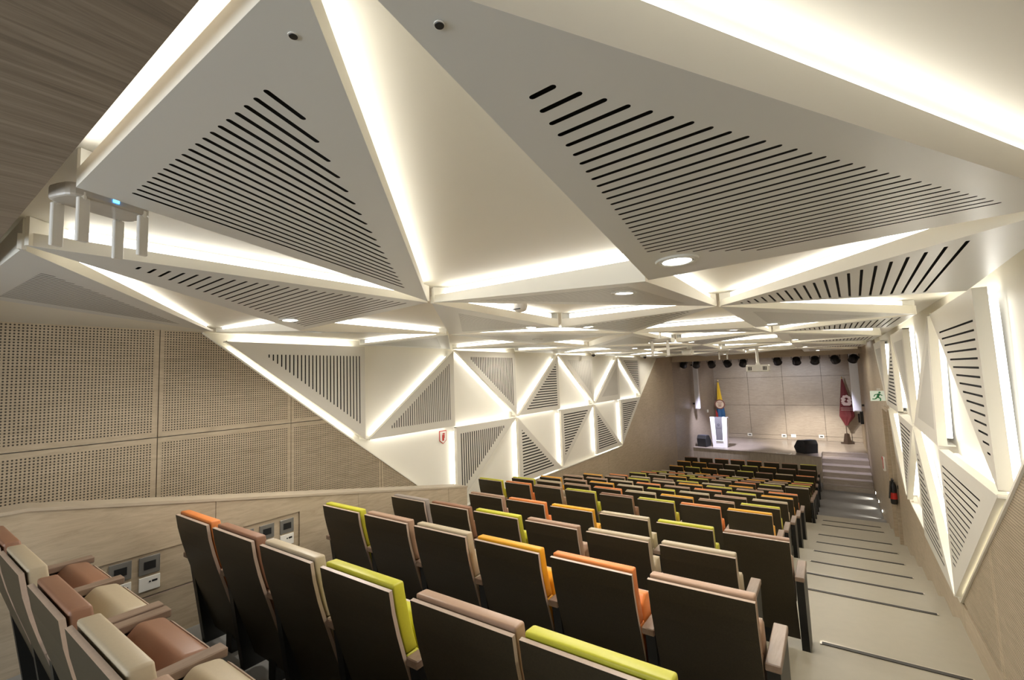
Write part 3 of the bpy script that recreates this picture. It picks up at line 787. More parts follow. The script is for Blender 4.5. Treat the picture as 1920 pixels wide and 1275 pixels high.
for ri, (rk, (xs_, cols)) in enumerate(SEATROWS.items()):
    y, z = ROWS[rk]; cols = cols.split(); n = len(xs_)
    for i, (x, col) in enumerate(zip(xs_, cols)):
        lab = f'{COLNAME[col]} theatre seat, {ORD[i]} from the left in the {ORD[ri]} row from the back'
        t = thing('theatre_seat', lab, 'seat', (x, y, z-H), 'theatre seats in tiered rows')
        link(board_mesh, 'back_panel', t); link(cushion_meshes[col], 'back_cushion', t)
        link((pad_down if rk == 'A' else pad_up)[col], 'seat_pad', t)
        link(pan_dn if rk == 'A' else pan_up, 'seat_shell', t)
        if not (rk == 'B' and i > 3):
            link(arm_l, 'armrest', t); link(side_l, 'side_panel', t)
        link(leg_mesh, 'pedestal', t)
        last = i == n-1 or (rk == 'A' and i == 1) or (rk == 'B' and i == 3)
        if last:
            link(arm_r, 'armrest', t); link(end_r if i == n-1 else end_r, 'side_panel', t)

rail = thing('mounting_rail', 'black steel floor rail under the second row of seats', 'rail', (-2.2, 1.73, lev['B']))
MB().box(-3.98, -0.45, 1.70, 1.76, lev['B']+0.007, lev['B']+0.05).obj('channel', 'steel_black', rail)
for k in range(7):
    MB().box(-3.7+k*0.52, -3.62+k*0.52, 1.69, 1.77, lev['B']+0.006, lev['B']+0.02).obj('foot', 'steel_black', rail)

# ------------------------------------------------------------------ downlights
def on_panel(px, py, skip=()):
    """height of the lowest ceiling panel above (x, y)"""
    best = None
    for t, P in PANELS:
        n = (P[1]-P[0]).cross(P[2]-P[0])
        if abs(n.z) < 0.5*n.length: continue
        def s(a, b): return (b.x-a.x)*(py-a.y)-(b.y-a.y)*(px-a.x)
        q = [s(P[i], P[(i+1) % 3]) for i in range(3)]
        if all(v >= 0 for v in q) or all(v <= 0 for v in q):
            z = P[0].z-(n.x*(px-P[0].x)+n.y*(py-P[0].y))/n.z
            best = (z, n.normalized()) if best is None else best
    return best or (ZREC, Vector((0, 0, -1)))
DL = [(-0.468, 1.83, 'in the largest ceiling panel', 0.062), (-0.93, 2.46, 'in the slotted panel behind the largest panel', 0.055), (-3.12, 1.715, 'in the long narrow ceiling panel on the left', 0.055),
      (-2.35, 3.69, 'left of the middle crease past the smoke detector', 0.055), (-1.95, 4.12, 'right of the middle crease past the smoke detector', 0.055),
      (-3.72, 2.30, 'half hidden behind the long narrow panel', 0.055), (-3.25, 5.25, 'dark one beside the left wall', 0.055), (-0.48, 5.55, 'in the smooth panel by the right wall', 0.055),
      (-0.95, 6.1, 'over the middle rows, first beyond the crease', 0.055), (-2.4, 7.45, 'over the middle rows, left of the routers', 0.055),
      (-0.48, 9.3, 'by the right wall, second row of panels', 0.055), (-1.9, 8.0, 'over the middle rows, right of the routers', 0.055), (-3.25, 9.0, 'by the left wall over the middle rows', 0.055),
      (-0.48, 13.1, 'by the right wall, third row of panels', 0.055), (-2.0, 12.2, 'over the front rows, centre', 0.055), (-3.25, 13.0, 'by the left wall over the front rows', 0.055),
      (-4.6, 15.9, 'by the left wall near the stage', 0.055), (-2.9, 16.6, 'left of centre near the stage', 0.055), (-1.2, 16.6, 'right of centre near the stage', 0.055), (-0.3, 16.9, 'by the right wall near the stage', 0.055),
      (-4.6, 11.0, 'close to the left wall over the middle rows', 0.055), (-4.6, 7.2, 'close to the left wall over the back rows', 0.055)]
for x, y, w, r in DL:
    z, n = on_panel(x, y)
    if n.z > 0: n = -n
    t = thing('downlight', f'round recessed ceiling downlight {w}', 'downlight', (x, y, z), 'recessed ceiling downlights')
    c = Vector((x, y, z))
    tr = MB().lathe(c, [(r*0.98, 0.0), (r*1.02, 0.008), (r*1.10, 0.005), (r*1.28, 0.007), (r*1.34, 0.0)], 32, n).obj('trim_ring', 'ring_grey', t, smooth=False)
    MB().lathe(c+n*0.001, [(r*0.86, 0.0), (r*0.90, 0.006), (r*0.95, 0.0)], 32, n).obj('inner_ring', 'plastic_white', tr)
    MB().lathe(c+n*0.0015, [(r*0.85, 0.0), (r*0.80, 0.004)], 32, n).obj('lens', 'lamp_lens' if 'dark' not in w else 'plastic_white', t)
    if 'dark' not in w:
        ld = bpy.data.lights.new('downlight_lamp', 'SPOT'); ld.energy = DOWN_POWER; ld.spot_size = math.radians(178); ld.spot_blend = 0.45
        ld.shadow_soft_size = r*0.6; ld.color = (1.0, 0.945, 0.85)
        lo_ = bpy.data.objects.new('lamp', ld); C.objects.link(lo_); lo_.parent = t; lo_.location = n*0.012

# panel screws / eyelets on the two big panels
for x, y, lab in ((-0.594, 0.330, 'black eyelet near the apex of the router ceiling panel'), (-0.415, 0.443, 'black eyelet near the apex of the largest ceiling panel')):
    z, n = on_panel(x, y)
    if n.z > 0: n = -n
    t = thing('eyelet', lab, 'eyelet', (x*z/0.5, y*z/0.5, z))
    c = Vector((x*z/0.5, y*z/0.5, z))
    MB().lathe(c, [(0.0075, 0), (0.0075, 0.0015)], 20, n).obj('rim', 'plastic_white', t)
    MB().lathe(c+n*0.0016, [(0.0062, 0), (0.0058, 0.0008)], 20, n).obj('eye', 'black_plastic', t)

# ------------------------------------------------------------------ wireless routers
def router(x, y, z, label, s=1.0, ang=0.0, alen=0.085):
    t = thing('wireless_router', label, 'router', (x, y, z), 'wireless routers on the ceiling')
    t.rotation_euler = (0, 0, ang)
    b = MB(); pts = []
    for k in range(24):
        a = 2*math.pi*k/24
        ca, sa = math.cos(a), math.sin(a)
        pts.append((0.10*s*math.copysign(abs(ca)**0.45, ca), 0.055*s*math.copysign(abs(sa)**0.45, sa), -0.036*s))
    b.prism(pts, (0, 0, 0.036*s)); b.obj('body', 'router_shell', t, bevel=0.006*s, seg=2, loc=(0, 0, 0))
    MB().box(-0.007*s, 0.007*s, 0.050*s, 0.0575*s, -0.026*s, -0.018*s).obj('status_light', 'blue_led', t, loc=(0, 0, 0))
    if s > 1.2: MB().tube((0, 0, -0.001), (0, 0, ZREC-z), 0.02, 10).obj('stem', 'plastic_white', t, loc=(0, 0, 0))
    for ax in (-0.075, 0.068):
        for ay in (-0.052, 0.045):
            m = MB()
            m.lathe((ax*s, ay*s, -0.020*s), [(0.008*s, 0), (0.008*s, 0.022*s)], 10, (0, 0, -1))
            m.box((ax-0.013)*s, (ax+0.013)*s, (ay-0.006)*s, (ay+0.006)*s, -0.035*s-alen*s, -0.036*s)
            m.obj('antenna', 'plastic_white', t, bevel=0.002*s, seg=1, loc=(0, 0, 0))
    return t
router(-1.59, 0.347, 0.532, 'white four-antenna wireless router with blue light at the near ceiling panel corner', 1.0, math.atan2(1.81, -0.615)+math.pi, 0.115)
router(-2.00, 6.60, 0.47, 'white four-antenna router hanging over the middle rows', 1.5, 0.3, 0.13)
router(-2.43, 13.7, 0.50, 'white four-antenna router nearest the stage projector', 1.4, 0.2, 0.13)
t = thing('camera_unit', 'white ceiling camera between the two far routers', 'camera', (-2.35, 9.7, 0.47))
MB().lathe((-2.35, 9.7, 0.47), [(0.02, -0.131), (0.05, 0), (0.05, 0.03), (0.02, 0.05), (0.02, 0.09)], 16, (0, 0, -1)).obj('mount', 'plastic_white', t)
MB().lathe((-2.45, 9.62, 0.37), [(0.055, 0), (0.06, 0.02), (0.06, 0.2), (0.05, 0.22)], 16, (0.85, -0.45, -0.05)).obj('housing', 'plastic_white', t)
# smoke detector
z0 = ZREC
t = thing('smoke_detector', 'white smoke detector on the recessed ceiling', 'smoke detector', (-1.96, 2.93, z0))
MB().lathe((-1.96, 2.93, z0), [(0.055, 0), (0.055, 0.06)], 24, (0, 0, -1)).obj('base', 'plastic_white', t)
MB().lathe((-1.96, 2.93, z0-0.06), [(0.052, 0), (0.050, 0.016), (0.040, 0.026), (0.018, 0.034), (0.0, 0.035)], 24, (0, 0, -1)).obj('head', 'plastic_white', t)
MB().box(-1.995, -1.925, 2.872, 2.878, z0-0.08, z0-0.072).obj('vent', 'black_plastic', t)
# dome cameras on the left wall top
for y, w in ((10.9, 'farther from'), (14.9, 'nearest')):
    t = thing('dome_camera', f'small black dome camera high on the left wall, {w} the stage', 'camera', (-5.05, y, ZREC-0.05))
    MB().lathe((-5.05, y, ZREC), [(0.06, 0), (0.06, 0.09)], 18, (0, 0, -1)).obj('base', 'plastic_white', t)
    MB().lathe((-5.05, y, ZREC-0.09), [(0.055, 0), (0.05, 0.03), (0.03, 0.055), (0.005, 0.063)], 18, (0, 0, -1)).obj('dome', 'black_plastic', t, smooth=True)

# ------------------------------------------------------------------ projector
px_, py_, pz_ = -1.40, 12.0, -0.005
t = thing('projector', 'white projector hanging from a ceiling pole', 'projector', (px_, py_, pz_))
pb = MB().box(px_-0.235, px_+0.235, py_-0.16, py_+0.18, pz_-0.085, pz_+0.075).obj('body', 'plastic_white', t, bevel=0.025, seg=3)
for s in (-1, 1):
    for k in range(3):
        x0 = px_+s*(0.125+k*0.028)
        MB().box(x0-0.009, x0+0.009, py_-0.163, py_-0.158, pz_-0.05, pz_+0.035).obj('vent', 'slot_black', pb)
MB().box(px_-0.045, px_+0.045, py_-0.05, py_+0.05, pz_+0.075, pz_+0.105).box(px_-0.03, px_+0.03, py_-0.03, py_+0.03, pz_+0.10, pz_+0.13).obj('bracket', 'plastic_white', t)
MB().tube((px_, py_, pz_+0.12), (px_, py_, ZREC), 0.032, 16).obj('pole', 'plastic_white', t)
MB().lathe((px_+0.09, py_+0.18, pz_), [(0.05, 0), (0.05, 0.03), (0.04, 0.035)], 18, (0, 1, 0)).obj('lens', 'lens_glass', pb)

# ------------------------------------------------------------------ stage spotlights
SPX = [(-5.22, .282), (-4.707, .262), (-4.111, .24), (-3.503, .245), (-2.902, .235), (-1.705, .25), (-1.071, .225), (-0.477, .22), (0.127, .22), (0.68, .222)]
bar = thing('lighting_bar', 'black bar carrying the stage spotlights behind the beam', 'lighting bar', (-2.3, 20.4, 0.46))
MB().tube((-5.2, 20.4, 0.46), (0.8, 20.4, 0.46), 0.024, 10).obj('pipe', 'black_plastic', bar)
MB().tube((-4.5, 20.4, 0.46), (-4.5, 20.4, 0.95), 0.015, 8).tube((0.2, 20.4, 0.46), (0.2, 20.4, 0.95), 0.015, 8).obj('hanger', 'black_plastic', bar)
for i, (x, z) in enumerate(SPX):
    t = thing('stage_spotlight', f'black stage spotlight on the bar, {ORD[i]} from the left', 'spotlight', (x, 20.4, z), 'stage spotlights')
    c = Vector((x, 20.4, z)); tx = (-0.35, -0.2, 0.1, 0.25, -0.2, 0.15, 0.05, -0.1, 0.3, -0.3)[i]
    ax = Vector((tx, 0.72, -0.66)).normalized()
    can = MB().lathe(c-ax*0.13, [(0.06, 0), (0.115, 0.03), (0.130, 0.09), (0.135, 0.20), (0.150, 0.26), (0.145, 0.27)], 16, ax).obj('can', 'black_plastic', t)
    for k in range(6):
        a = 2*math.pi*k/6
        u = ax.cross(Vector((1, 0, 0))).normalized(); w_ = ax.cross(u)
        d = u*math.cos(a)+w_*math.sin(a); e = ax.cross(d)
        q = c+ax*(0.0)+d*0.131
        MB().prism([q-e*0.02-ax*0.06, q+e*0.02-ax*0.06, q+e*0.02+ax*0.05, q-e*0.02+ax*0.05], d*0.012).obj('cooling_fin', 'steel_black', can)
    MB().lathe(c+ax*0.135, [(0.10, 0), (0.095, 0.006)], 16, ax).obj('lens', 'spot_lens', can)
    y_ = MB().tube((x-0.16, 20.4, z+0.02), (x-0.16, 20.4, 0.40), 0.010, 6).tube((x+0.16, 20.4, z+0.02), (x+0.16, 20.4, 0.40), 0.010, 6).tube((x-0.16, 20.4, 0.40), (x+0.16, 20.4, 0.40), 0.010, 6)
    y_.box(x-0.03, x+0.03, 20.37, 20.43, 0.40, 0.435); y_.obj('yoke', 'black_plastic', t)
    AIM = {2: (-4.3, 22.2, -3.4), 3: (-4.4, 25, -1.5), 4: (-3.0, 25, -1.6), 5: (-1.8, 25, -1.6), 6: (-0.9, 23.5, -3.4), 7: (-0.6, 25, -1.7), 8: (0.15, 21.0, -3.7)}
    if i in AIM:
        ld = bpy.data.lights.new('spot_lamp', 'SPOT'); ld.energy = STAGE_POWER; ld.spot_size = math.radians(58); ld.spot_blend = 0.7
        ld.shadow_soft_size = 0.08; ld.color = (0.92, 0.93, 1.0) if i % 2 else (1.0, 0.93, 0.84)
        lo_ = bpy.data.objects.new('lamp', ld); C.objects.link(lo_); lo_.parent = t
        aim = (Vector(AIM[i])-c).normalized(); lo_.location = ax*0.16
        lo_.rotation_euler = aim.to_track_quat('-Z', 'Y').to_euler()
        ld.color = (0.82, 0.80, 1.0) if i in (2, 8) else ld.color; ld.spot_size = math.radians(40) if i == 8 else ld.spot_size; ld.energy = STAGE_POWER*(3.2 if i in (2, 6) else 1.7 if i == 8 else 0.5)

# ------------------------------------------------------------------ column speakers
for x0, x1, y0, y1, lab in ((-5.16, -4.97, 21.6, 21.8, 'white column loudspeaker on the left stage wall'), (0.54, 0.80, 20.95, 21.15, 'white column loudspeaker on the right stage wall')):
    t = thing('column_speaker', lab, 'loudspeaker', ((x0+x1)/2, y0, -1.74), 'white column loudspeakers')
    MB().box(x0, x1, y0, y1, -1.74, 0.55).obj('cabinet', 'lectern_white', t, bevel=0.01, seg=1)
    MB().box(x0+0.02, x1-0.02, y0-0.008, y0, -1.70, 0.52).obj('grille', 'lectern_white', t)
    xa, xb = (XW-0.1, x0) if x0 < 0 else (x1, 0.9)
    MB().box(xa, xb, y0+0.06, y1-0.06, -1.55, -1.48).box(xa, xb, y0+0.06, y1-0.06, 0.2, 0.27).obj('bracket', 'black_plastic', t)

# ------------------------------------------------------------------ lectern
lx, ly = -4.235, 21.75
t = thing('lectern', 'white lectern with grey front plate on the stage', 'lectern', (lx, ly, STAGE_Z))
zt = -2.12
wb_, wt_ = 0.29, 0.345
def lect_panel(xb0, xb1, xt0, xt1, y0, y1, zb, zt_):
    return MB().add([(xb0, y0, zb), (xb1, y0, zb), (xb1, y1, zb), (xb0, y1, zb), (xt0, y0, zt_), (xt1, y0, zt_), (xt1, y1, zt_), (xt0, y1, zt_)],
                    [(0, 3, 2, 1), (4, 5, 6, 7), (0, 1, 5, 4), (1, 2, 6, 5), (2, 3, 7, 6), (3, 0, 4, 7)])
lect_panel(lx-wb_, lx-wb_+0.14, lx-wt_, lx-wt_+0.16, ly-0.12, ly+0.22, STAGE_Z, zt).obj('side_panel', 'lectern_white', t)
lect_panel(lx+wb_-0.14, lx+wb_, lx+wt_-0.16, lx+wt_, ly-0.12, ly+0.22, STAGE_Z, zt).obj('side_panel', 'lectern_white', t)
MB().box(lx-wb_+0.13, lx+wb_-0.13, ly-0.115, ly+0.2, STAGE_Z, STAGE_Z+0.27).obj('foot_panel', 'lectern_white', t)
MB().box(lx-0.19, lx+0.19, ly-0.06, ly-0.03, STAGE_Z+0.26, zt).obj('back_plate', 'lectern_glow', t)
fp = lect_panel(lx-0.135, lx+0.135, lx-0.155, lx+0.155, ly-0.16, ly-0.13, STAGE_Z+0.30, zt+0.035).obj('front_plate', 'lectern_grey', t)
MB().prism([(lx-wt_-0.01, ly-0.10, zt), (lx+wt_+0.01, ly-0.10, zt), (lx+wt_+0.01, ly+0.34, zt-0.10), (lx-wt_-0.01, ly+0.34, zt-0.10)], (0, 0, 0.025)).obj('reading_top', 'lectern_white', t)
MB().box(lx+0.15, lx+0.24, ly+0.0, ly+0.05, zt+0.0, zt+0.03).obj('microphone_base', 'chrome', t)
m = MB(); cz = -2.42
for k in range(8):
    a = 2*math.pi*k/8
    m.lathe((lx-0.005+0.035*math.cos(a), ly-0.164, cz+0.035*math.sin(a)), [(0.015, 0), (0.015, 0.003)], 8, (0, 1, 0))
m.box(lx-0.05, lx+0.04, ly-0.166, ly-0.162, cz-0.062, cz-0.052)
m.obj('emblem', 'logo_dark', fp)
def text_mesh(txt, size, loc, rot, mat, parent, name):
    cu = bpy.data.curves.new(name, 'FONT'); cu.body = txt; cu.size = size; cu.align_x = 'CENTER'; cu.extrude = 0.001
    o = bpy.data.objects.new(name, cu); C.objects.link(o)
    dg = bpy.context.evaluated_depsgraph_get()
    me = bpy.data.meshes.new_from_object(o.evaluated_get(dg)); bpy.data.objects.remove(o)
    me.materials.clear(); me.materials.append(MATS[mat])
    q = bpy.data.objects.new(name, me); C.objects.link(q); q.parent = parent
    q.location = Vector(loc)-(parent.parent or parent).matrix_basis.translation; q.rotation_euler = rot
    return q
text_mesh('Rosario', 0.062, (lx, ly-0.165, -2.585), (math.pi/2, 0, 0), 'logo_dark', fp, 'lettering')

# ------------------------------------------------------------------ stage monitors
def wedge(name, lab, c, ang, w=0.55):
    t = thing(name, lab, 'loudspeaker', c, 'stage monitor loudspeakers')
    t.rotation_euler = (0, 0, ang)
    pr = [(-0.24, 0.0), (0.20, 0.0), (0.30, 0.20), (0.10, 0.48), (-0.20, 0.50), (-0.27, 0.36)]
    MB().prism([(-w/2, y, z) for y, z in pr], (w, 0, 0)).obj('cabinet', 'speaker_black', t, loc=(0, 0, 0), bevel=0.015, seg=1)
    MB().prism([(-w/2+0.03, 0.312, 0.20), (w/2-0.03, 0.312, 0.20), (w/2-0.03, 0.118, 0.468), (-w/2+0.03, 0.118, 0.468)], (0, 0.012, 0.009)).obj('grille', 'speaker_black', t, loc=(0, 0, 0))
    MB().prism([(-w/2+0.03, 0.09, 0.486), (w/2-0.03, 0.09, 0.486), (w/2-0.03, -0.19, 0.505), (-w/2+0.03, -0.19, 0.505)], (0, 0, 0.006)).obj('top_plate', 'speaker_blue', t, loc=(0, 0, 0))
    MB().tube((-w/2-0.004, -0.08, 0.26), (-w/2-0.004, 0.08, 0.26), 0.02, 8).obj('handle', 'black_plastic', t, loc=(0, 0, 0))
wedge('stage_monitor', 'black wedge stage monitor left of the lectern', (-4.90, 21.70, STAGE_Z), -0.25, 0.40)
wedge('stage_monitor', 'black wedge stage monitor on the right half of the stage', (-1.05, 21.45, STAGE_Z), 0.75, 0.6)
# floor box and cable plates on stage
for x, y, lab in ((-4.2, 21.38, 'flush metal floor plate in front of the lectern'), (-1.75, 21.0, 'flush metal floor plate near the stage edge')):
    t = thing('floor_plate', lab, 'floor plate', (x, y, STAGE_Z))
    MB().box(x-0.28, x+0.20, y-0.10, y+0.10, STAGE_Z, STAGE_Z+0.006).obj('lid', 'plate_grey', t)
    MB().box(x-0.30, x+0.22, y-0.12, y+0.12, STAGE_Z, STAGE_Z+0.004).obj('rim', 'chrome', t)
# sockets on the stage back wall
for x, z, lab, mt in ((-3.50, -3.23, 'white socket plate on stage back wall, leftmost', 1), (-2.06, -3.23, 'white socket plate on stage back wall, second from left', 1), (-1.68, -3.22, 'blank white plate on stage back wall, third from left', 0), (-0.60, -3.20, 'white socket plate on stage back wall, rightmost', 1)):
    t = thing('socket_plate', lab, 'socket', (x, 24.96, z), 'stage wall sockets')
    pl = MB().box(x-0.10, x+0.10, 24.945, 24.965, z-0.075, z+0.075).obj('plate', 'plate_white', t, bevel=0.005, seg=1)
    if mt: MB().box(x-0.055, x+0.055, 24.94, 24.946, z-0.025, z+0.02).obj('insert', 'black_plastic', pl)

# ------------------------------------------------------------------ flags
def flag(x, y, ztip, zbase, lab, cloth, prof, has_emblem):
    t = thing('flag', lab, 'flag', (x, y, zbase), 'flags at the stage back')
    MB().tube((x, y, zbase+0.1), (x, y, ztip), 0.016, 10).obj('pole', 'dark_wood', t)
    MB().lathe((x, y, ztip), [(0.016, 0), (0.03, 0.03), (0.028, 0.06), (0.0, 0.12)], 12).obj('finial', 'brass', t)
    MB().lathe((x, y, zbase), [(0.24, 0), (0.24, 0.05), (0.145, 0.06), (0.085, 0.42), (0.03, 0.44)], 4).obj('base', 'dark_wood', t)
    # hanging cloth: folded cone with rippled section, split by colour
    segs = 36
    for name, mat, z1, z0_ in cloth:
        m = MB(); rows = 10; vs = []
        for r in range(rows+1):
            z = z1+(z0_-z1)*r/rows
            for s in range(segs):
                a = 2*math.pi*s/segs
                wl_, wr_, dp = prof(z)
                rip = 1+0.16*math.sin(6*a+z*2.2)+0.07*math.sin(11*a-z*3)
                cx = (wr_-wl_)/2; hw = (wr_+wl_)/2
                vs.append((x+cx+hw*math.cos(a)*(0.9+0.1*rip), y+dp*math.sin(a)*rip-0.02, z))
        fs = [(r*segs+s, r*segs+(s+1) % segs, (r+1)*segs+(s+1) % segs, (r+1)*segs+s) for r in range(rows) for s in range(segs)]
        fs += [tuple(range(segs)), tuple(rows*segs+s for s in range(segs))]
        m.add(vs, fs); m.obj(name, mat, t, smooth=False)
    return t
def profL(z):
    f = min(1, max(0.0, (-0.62-z)/1.5)); return (0.03+0.12*f, 0.03+0.20*f, 0.03+0.10*f)
t = flag(-4.66, 24.35, -0.60, STAGE_Z, 'furled yellow blue and red flag with round crest behind the lectern', [('cloth', 'flag_yellow', -0.64, -1.62), ('cloth', 'flag_blue', -1.62, -2.55)], profL, True)
m = MB(); m.prism([(-4.83, 24.21, -1.98), (-4.56, 24.21, -2.52), (-4.84, 24.21, -2.52)], (0, 0.03, 0)); m.obj('red_fold', 'flag_red', t)
MB().lathe((-4.62, 24.22, -1.72), [(0.235, 0), (0.235, 0.012)], 28, (0, -1, 0)).obj('crest', 'emblem_brown', t)
MB().lathe((-4.62, 24.205, -1.72), [(0.185, 0), (0.185, 0.008)], 28, (0, -1, 0)).obj('crest_field', 'emblem_cream', t)
m = MB()
m.box(-4.74, -4.50, 24.19, 24.197, -1.63, -1.605).box(-4.70, -4.54, 24.19, 24.197, -1.72, -1.69).box(-4.69, -4.55, 24.19, 24.197, -1.82, -1.775)
m.obj('crest_shield', 'emblem_brown', t)
def profR(z):
    f = min(1, max(0.0, (-0.60-z)/1.75)); 
    if z < -2.2: f = max(0.12, 1-(-2.2-z)/0.42)
    return (0.025+0.19*f, 0.025+0.36*f if z > -2.2 else 0.06+0.30*f, 0.03+0.09*min(1, f))
t = flag(0.33, 24.45, -0.62, STAGE_Z, 'furled maroon flag with pale emblem beside the right stage wall', [('cloth', 'flag_maroon', -0.62, -2.2), ('cloth', 'flag_maroon', -2.2, -2.62)], profR, True)
m = MB(); ex_, ez_ = 0.42, -1.53
for k in range(9):
    a = 2*math.pi*k/9
    m.lathe((ex_+0.135*math.cos(a), 24.325, ez_+0.165*math.sin(a)), [(0.062, 0), (0.055, 0.01)], 12, (0, -1, 0))
m.lathe((ex_-0.07, 24.322, ez_+0.02), [(0.055, 0), (0.05, 0.008)], 12, (0, -1, 0)); m.lathe((ex_+0.07, 24.322, ez_-0.02), [(0.055, 0), (0.05, 0.008)], 12, (0, -1, 0))
m.prism([(ex_-0.19, 24.318, ez_-0.12), (ex_+0.19, 24.318, ez_-0.12), (ex_+0.11, 24.318, ez_-0.23), (ex_-0.11, 24.318, ez_-0.23)], (0, -0.008, 0))
m.obj('emblem', 'emblem_pink', t)
MB().box(0.20, 0.66, 24.30, 24.306, -1.875, -1.862).box(0.20, 0.67, 24.30, 24.306, -1.955, -1.945).obj('stripe', 'emblem_pink', t)

# ------------------------------------------------------------------ signs, alarm, extinguisher, wall lamps
t = thing('fire_extinguisher_sign', 'small white and red fire extinguisher sign on the left wall', 'sign', (XREC+0.003, 5.72, -0.985))
yc, zc, xq = 5.722, -0.98, XREC+0.003
sh = [(-0.085, 0.11), (0.085, 0.11), (0.085, -0.06), (0.0, -0.115), (-0.085, -0.06)]
MB().prism([(xq, yc+a, zc+b) for a, b in sh], (0.006, 0, 0)).obj('border', 'sign_red', t)
MB().prism([(xq+0.006, yc+a*0.86, zc+b*0.88) for a, b in sh], (0.002, 0, 0)).obj('plate', 'sign_white', t)
MB().box(xq+0.008, xq+0.010, yc-0.022, yc+0.022, zc-0.062, zc+0.035).box(xq+0.008, xq+0.010, yc-0.010, yc+0.012, zc+0.035, zc+0.055).box(xq+0.008, xq+0.010, yc-0.010, yc+0.04, zc+0.055, zc+0.068).box(xq+0.008, xq+0.010, yc+0.028, yc+0.040, zc-0.02, zc+0.055).obj('pictogram', 'sign_red', t)
# exit sign
yx, zx, xx = 12.3, -0.69, XR(12.3)-0.02
t = thing('exit_sign', 'clear exit sign with green running figure above the door', 'sign', (xx, yx, zx))
MB().box(xx-0.18, xx+0.12, yx, yx+0.012, zx-0.10, zx+0.11).obj('plate', 'exit_glow', t)
m = MB(); yf = yx-0.004; cx = xx-0.05
m.lathe((cx+0.03, yf, zx+0.075), [(0.020, 0), (0.020, 0.004)], 12, (0, 1, 0))
def limb(a, b, w):
    (x0, z0), (x1, z1) = a, b; l = math.hypot(x1-x0, z1-z0); nx, nz = -(z1-z0)/l*w, (x1-x0)/l*w
    m.prism([(cx+x0-nx, yf, zx+z0-nz), (cx+x1-nx, yf, zx+z1-nz), (cx+x1+nx, yf, zx+z1+nz), (cx+x0+nx, yf, zx+z0+nz)], (0, 0.004, 0))
limb((0.02, 0.05), (-0.01, -0.02), 0.020); limb((-0.01, -0.02), (0.04, -0.05), 0.012); limb((0.04, -0.05), (0.03, -0.10), 0.010); limb((-0.01, -0.02), (-0.05, -0.06), 0.012); limb((-0.05, -0.06), (-0.10, -0.06), 0.010)
limb((0.02, 0.045), (0.07, 0.01), 0.009); limb((0.02, 0.045), (-0.05, 0.03), 0.009); limb((-0.05, 0.03), (-0.07, -0.01), 0.008)
m.obj('running_figure', 'sign_green', t)
MB().box(xx-0.06, xx+0.0, yx, yx+0.03, zx+0.12, zx+0.16).obj('bracket', 'plastic_white', t)
# fire alarm call point
ya_, xa_ = 14.1, XR(14)+0.05
t = thing('fire_alarm', 'red and white fire alarm call point on the right wall', 'fire alarm', (xa_, ya_, -2.40))
MB().box(xa_-0.05, xa_, ya_-0.10, ya_+0.10, -2.56, -2.24).obj('case', 'sign_white', t, bevel=0.01, seg=1)
MB().box(xa_-0.055, xa_-0.045, ya_-0.10, ya_+0.10, -2.31, -2.24).box(xa_-0.055, xa_-0.045, ya_-0.10, ya_-0.05, -2.50, -2.31).obj('red_band', 'sign_red', t)
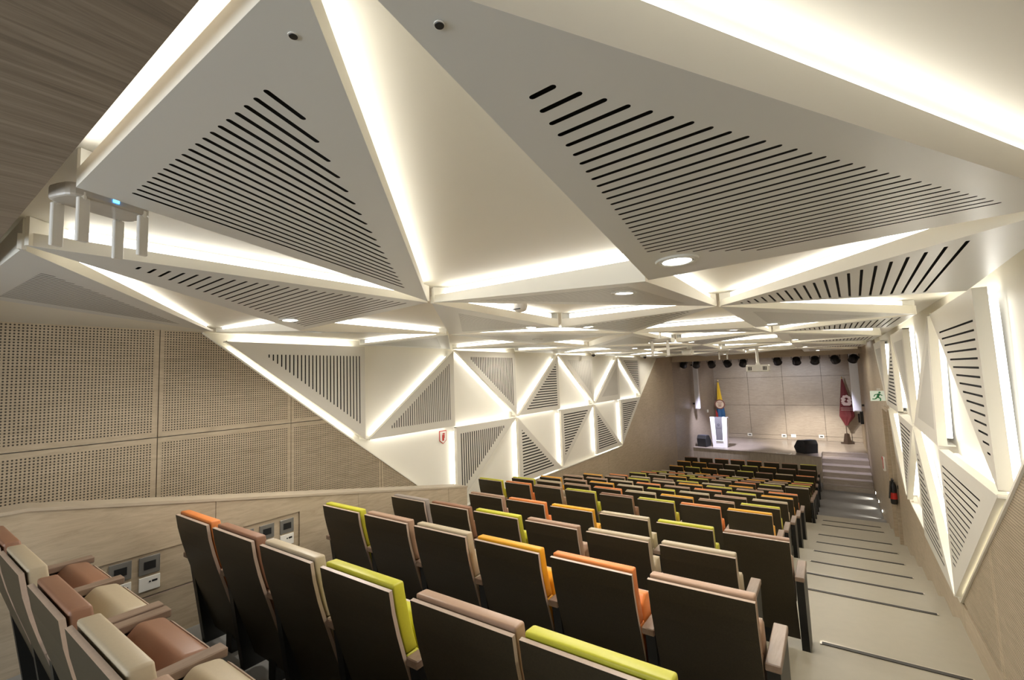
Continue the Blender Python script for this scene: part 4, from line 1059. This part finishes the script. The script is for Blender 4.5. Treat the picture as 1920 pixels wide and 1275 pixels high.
# extinguisher by the door
xe, ye, ze = 0.80, 11.62, -2.74
t = thing('fire_extinguisher', 'black and red fire extinguisher hanging beside the door', 'fire extinguisher', (xe, ye, ze))
MB().lathe((xe, ye, ze), [(0.045, 0), (0.055, 0.02), (0.055, 0.34), (0.04, 0.40), (0.02, 0.43)], 18).obj('cylinder', 'black_plastic', t, smooth=True)
MB().lathe((xe, ye, ze+0.10), [(0.0575, 0), (0.0575, 0.12)], 18).obj('label_band', 'sign_red', t)
MB().box(xe-0.02, xe+0.02, ye-0.03, ye+0.03, ze+0.42, ze+0.47).box(xe-0.015, xe+0.015, ye-0.14, ye+0.02, ze+0.47, ze+0.49).obj('valve', 'black_plastic', t)
MB().tube((xe-0.03, ye-0.05, ze+0.45), (xe-0.07, ye-0.08, ze+0.12), 0.014, 8).obj('hose', 'black_plastic', t)
MB().box(xe+0.07, xe+0.10, ye-0.03, ye+0.03, ze+0.30, ze+0.36).obj('bracket', 'black_plastic', t)
# low wall lamps along the aisle and stage steps
for i, (y, z, lab) in enumerate(((20.9, -3.79, 'by the stage steps'), (18.9, -4.16, 'farthest in the flat aisle'), (17.7, -4.14, 'middle one in the flat aisle'), (16.5, -4.12, 'nearest in the flat aisle'))):
    x = XR(y)+0.05
    t = thing('wall_lamp', f'small low wall lamp washing the floor, {lab}', 'wall lamp', (x, y, z), 'low aisle lamps')
    MB().lathe((x, y, z), [(0.05, 0), (0.05, 0.012), (0.04, 0.02)], 18, (-1, 0, 0)).obj('bezel', 'chrome', t)
    MB().lathe((x-0.02, y, z), [(0.034, 0), (0.03, 0.004)], 18, (-1, 0, 0)).obj('lens', 'step_lamp', t)
    ld = bpy.data.lights.new('aisle_lamp', 'SPOT'); ld.energy = 9.0; ld.spot_size = math.radians(80); ld.spot_blend = 0.6; ld.shadow_soft_size = 0.03; ld.color = (1, 0.95, 0.85)
    lo_ = bpy.data.objects.new('lamp', ld); C.objects.link(lo_); lo_.parent = t; lo_.location = (-0.04, 0, 0)
    lo_.rotation_euler = Vector((-0.75, 0, -0.66)).to_track_quat('-Z', 'Y').to_euler()
# dark door closer on the right stage wall
t = thing('wall_bracket', 'small black bracket on the right wall under the column loudspeaker', 'bracket', (0.84, 22.6, -2.2))
MB().box(0.78, 0.88, 22.5, 22.8, -2.35, -1.85).obj('plate', 'black_plastic', t)
MB().tube((0.74, 22.6, -2.3), (0.74, 22.6, -1.95), 0.03, 10).obj('arm', 'black_plastic', t)
t = thing('thermostat', 'small white switch plate on the left stage wall', 'switch', (-5.05, 23.6, -2.0))
MB().box(-5.10, -5.035, 23.55, 23.63, -2.07, -1.93).obj('plate', 'plate_white', t)
MB().box(-5.036, -5.03, 23.57, 23.61, -2.03, -1.97).obj('rocker', 'plastic_white', t)
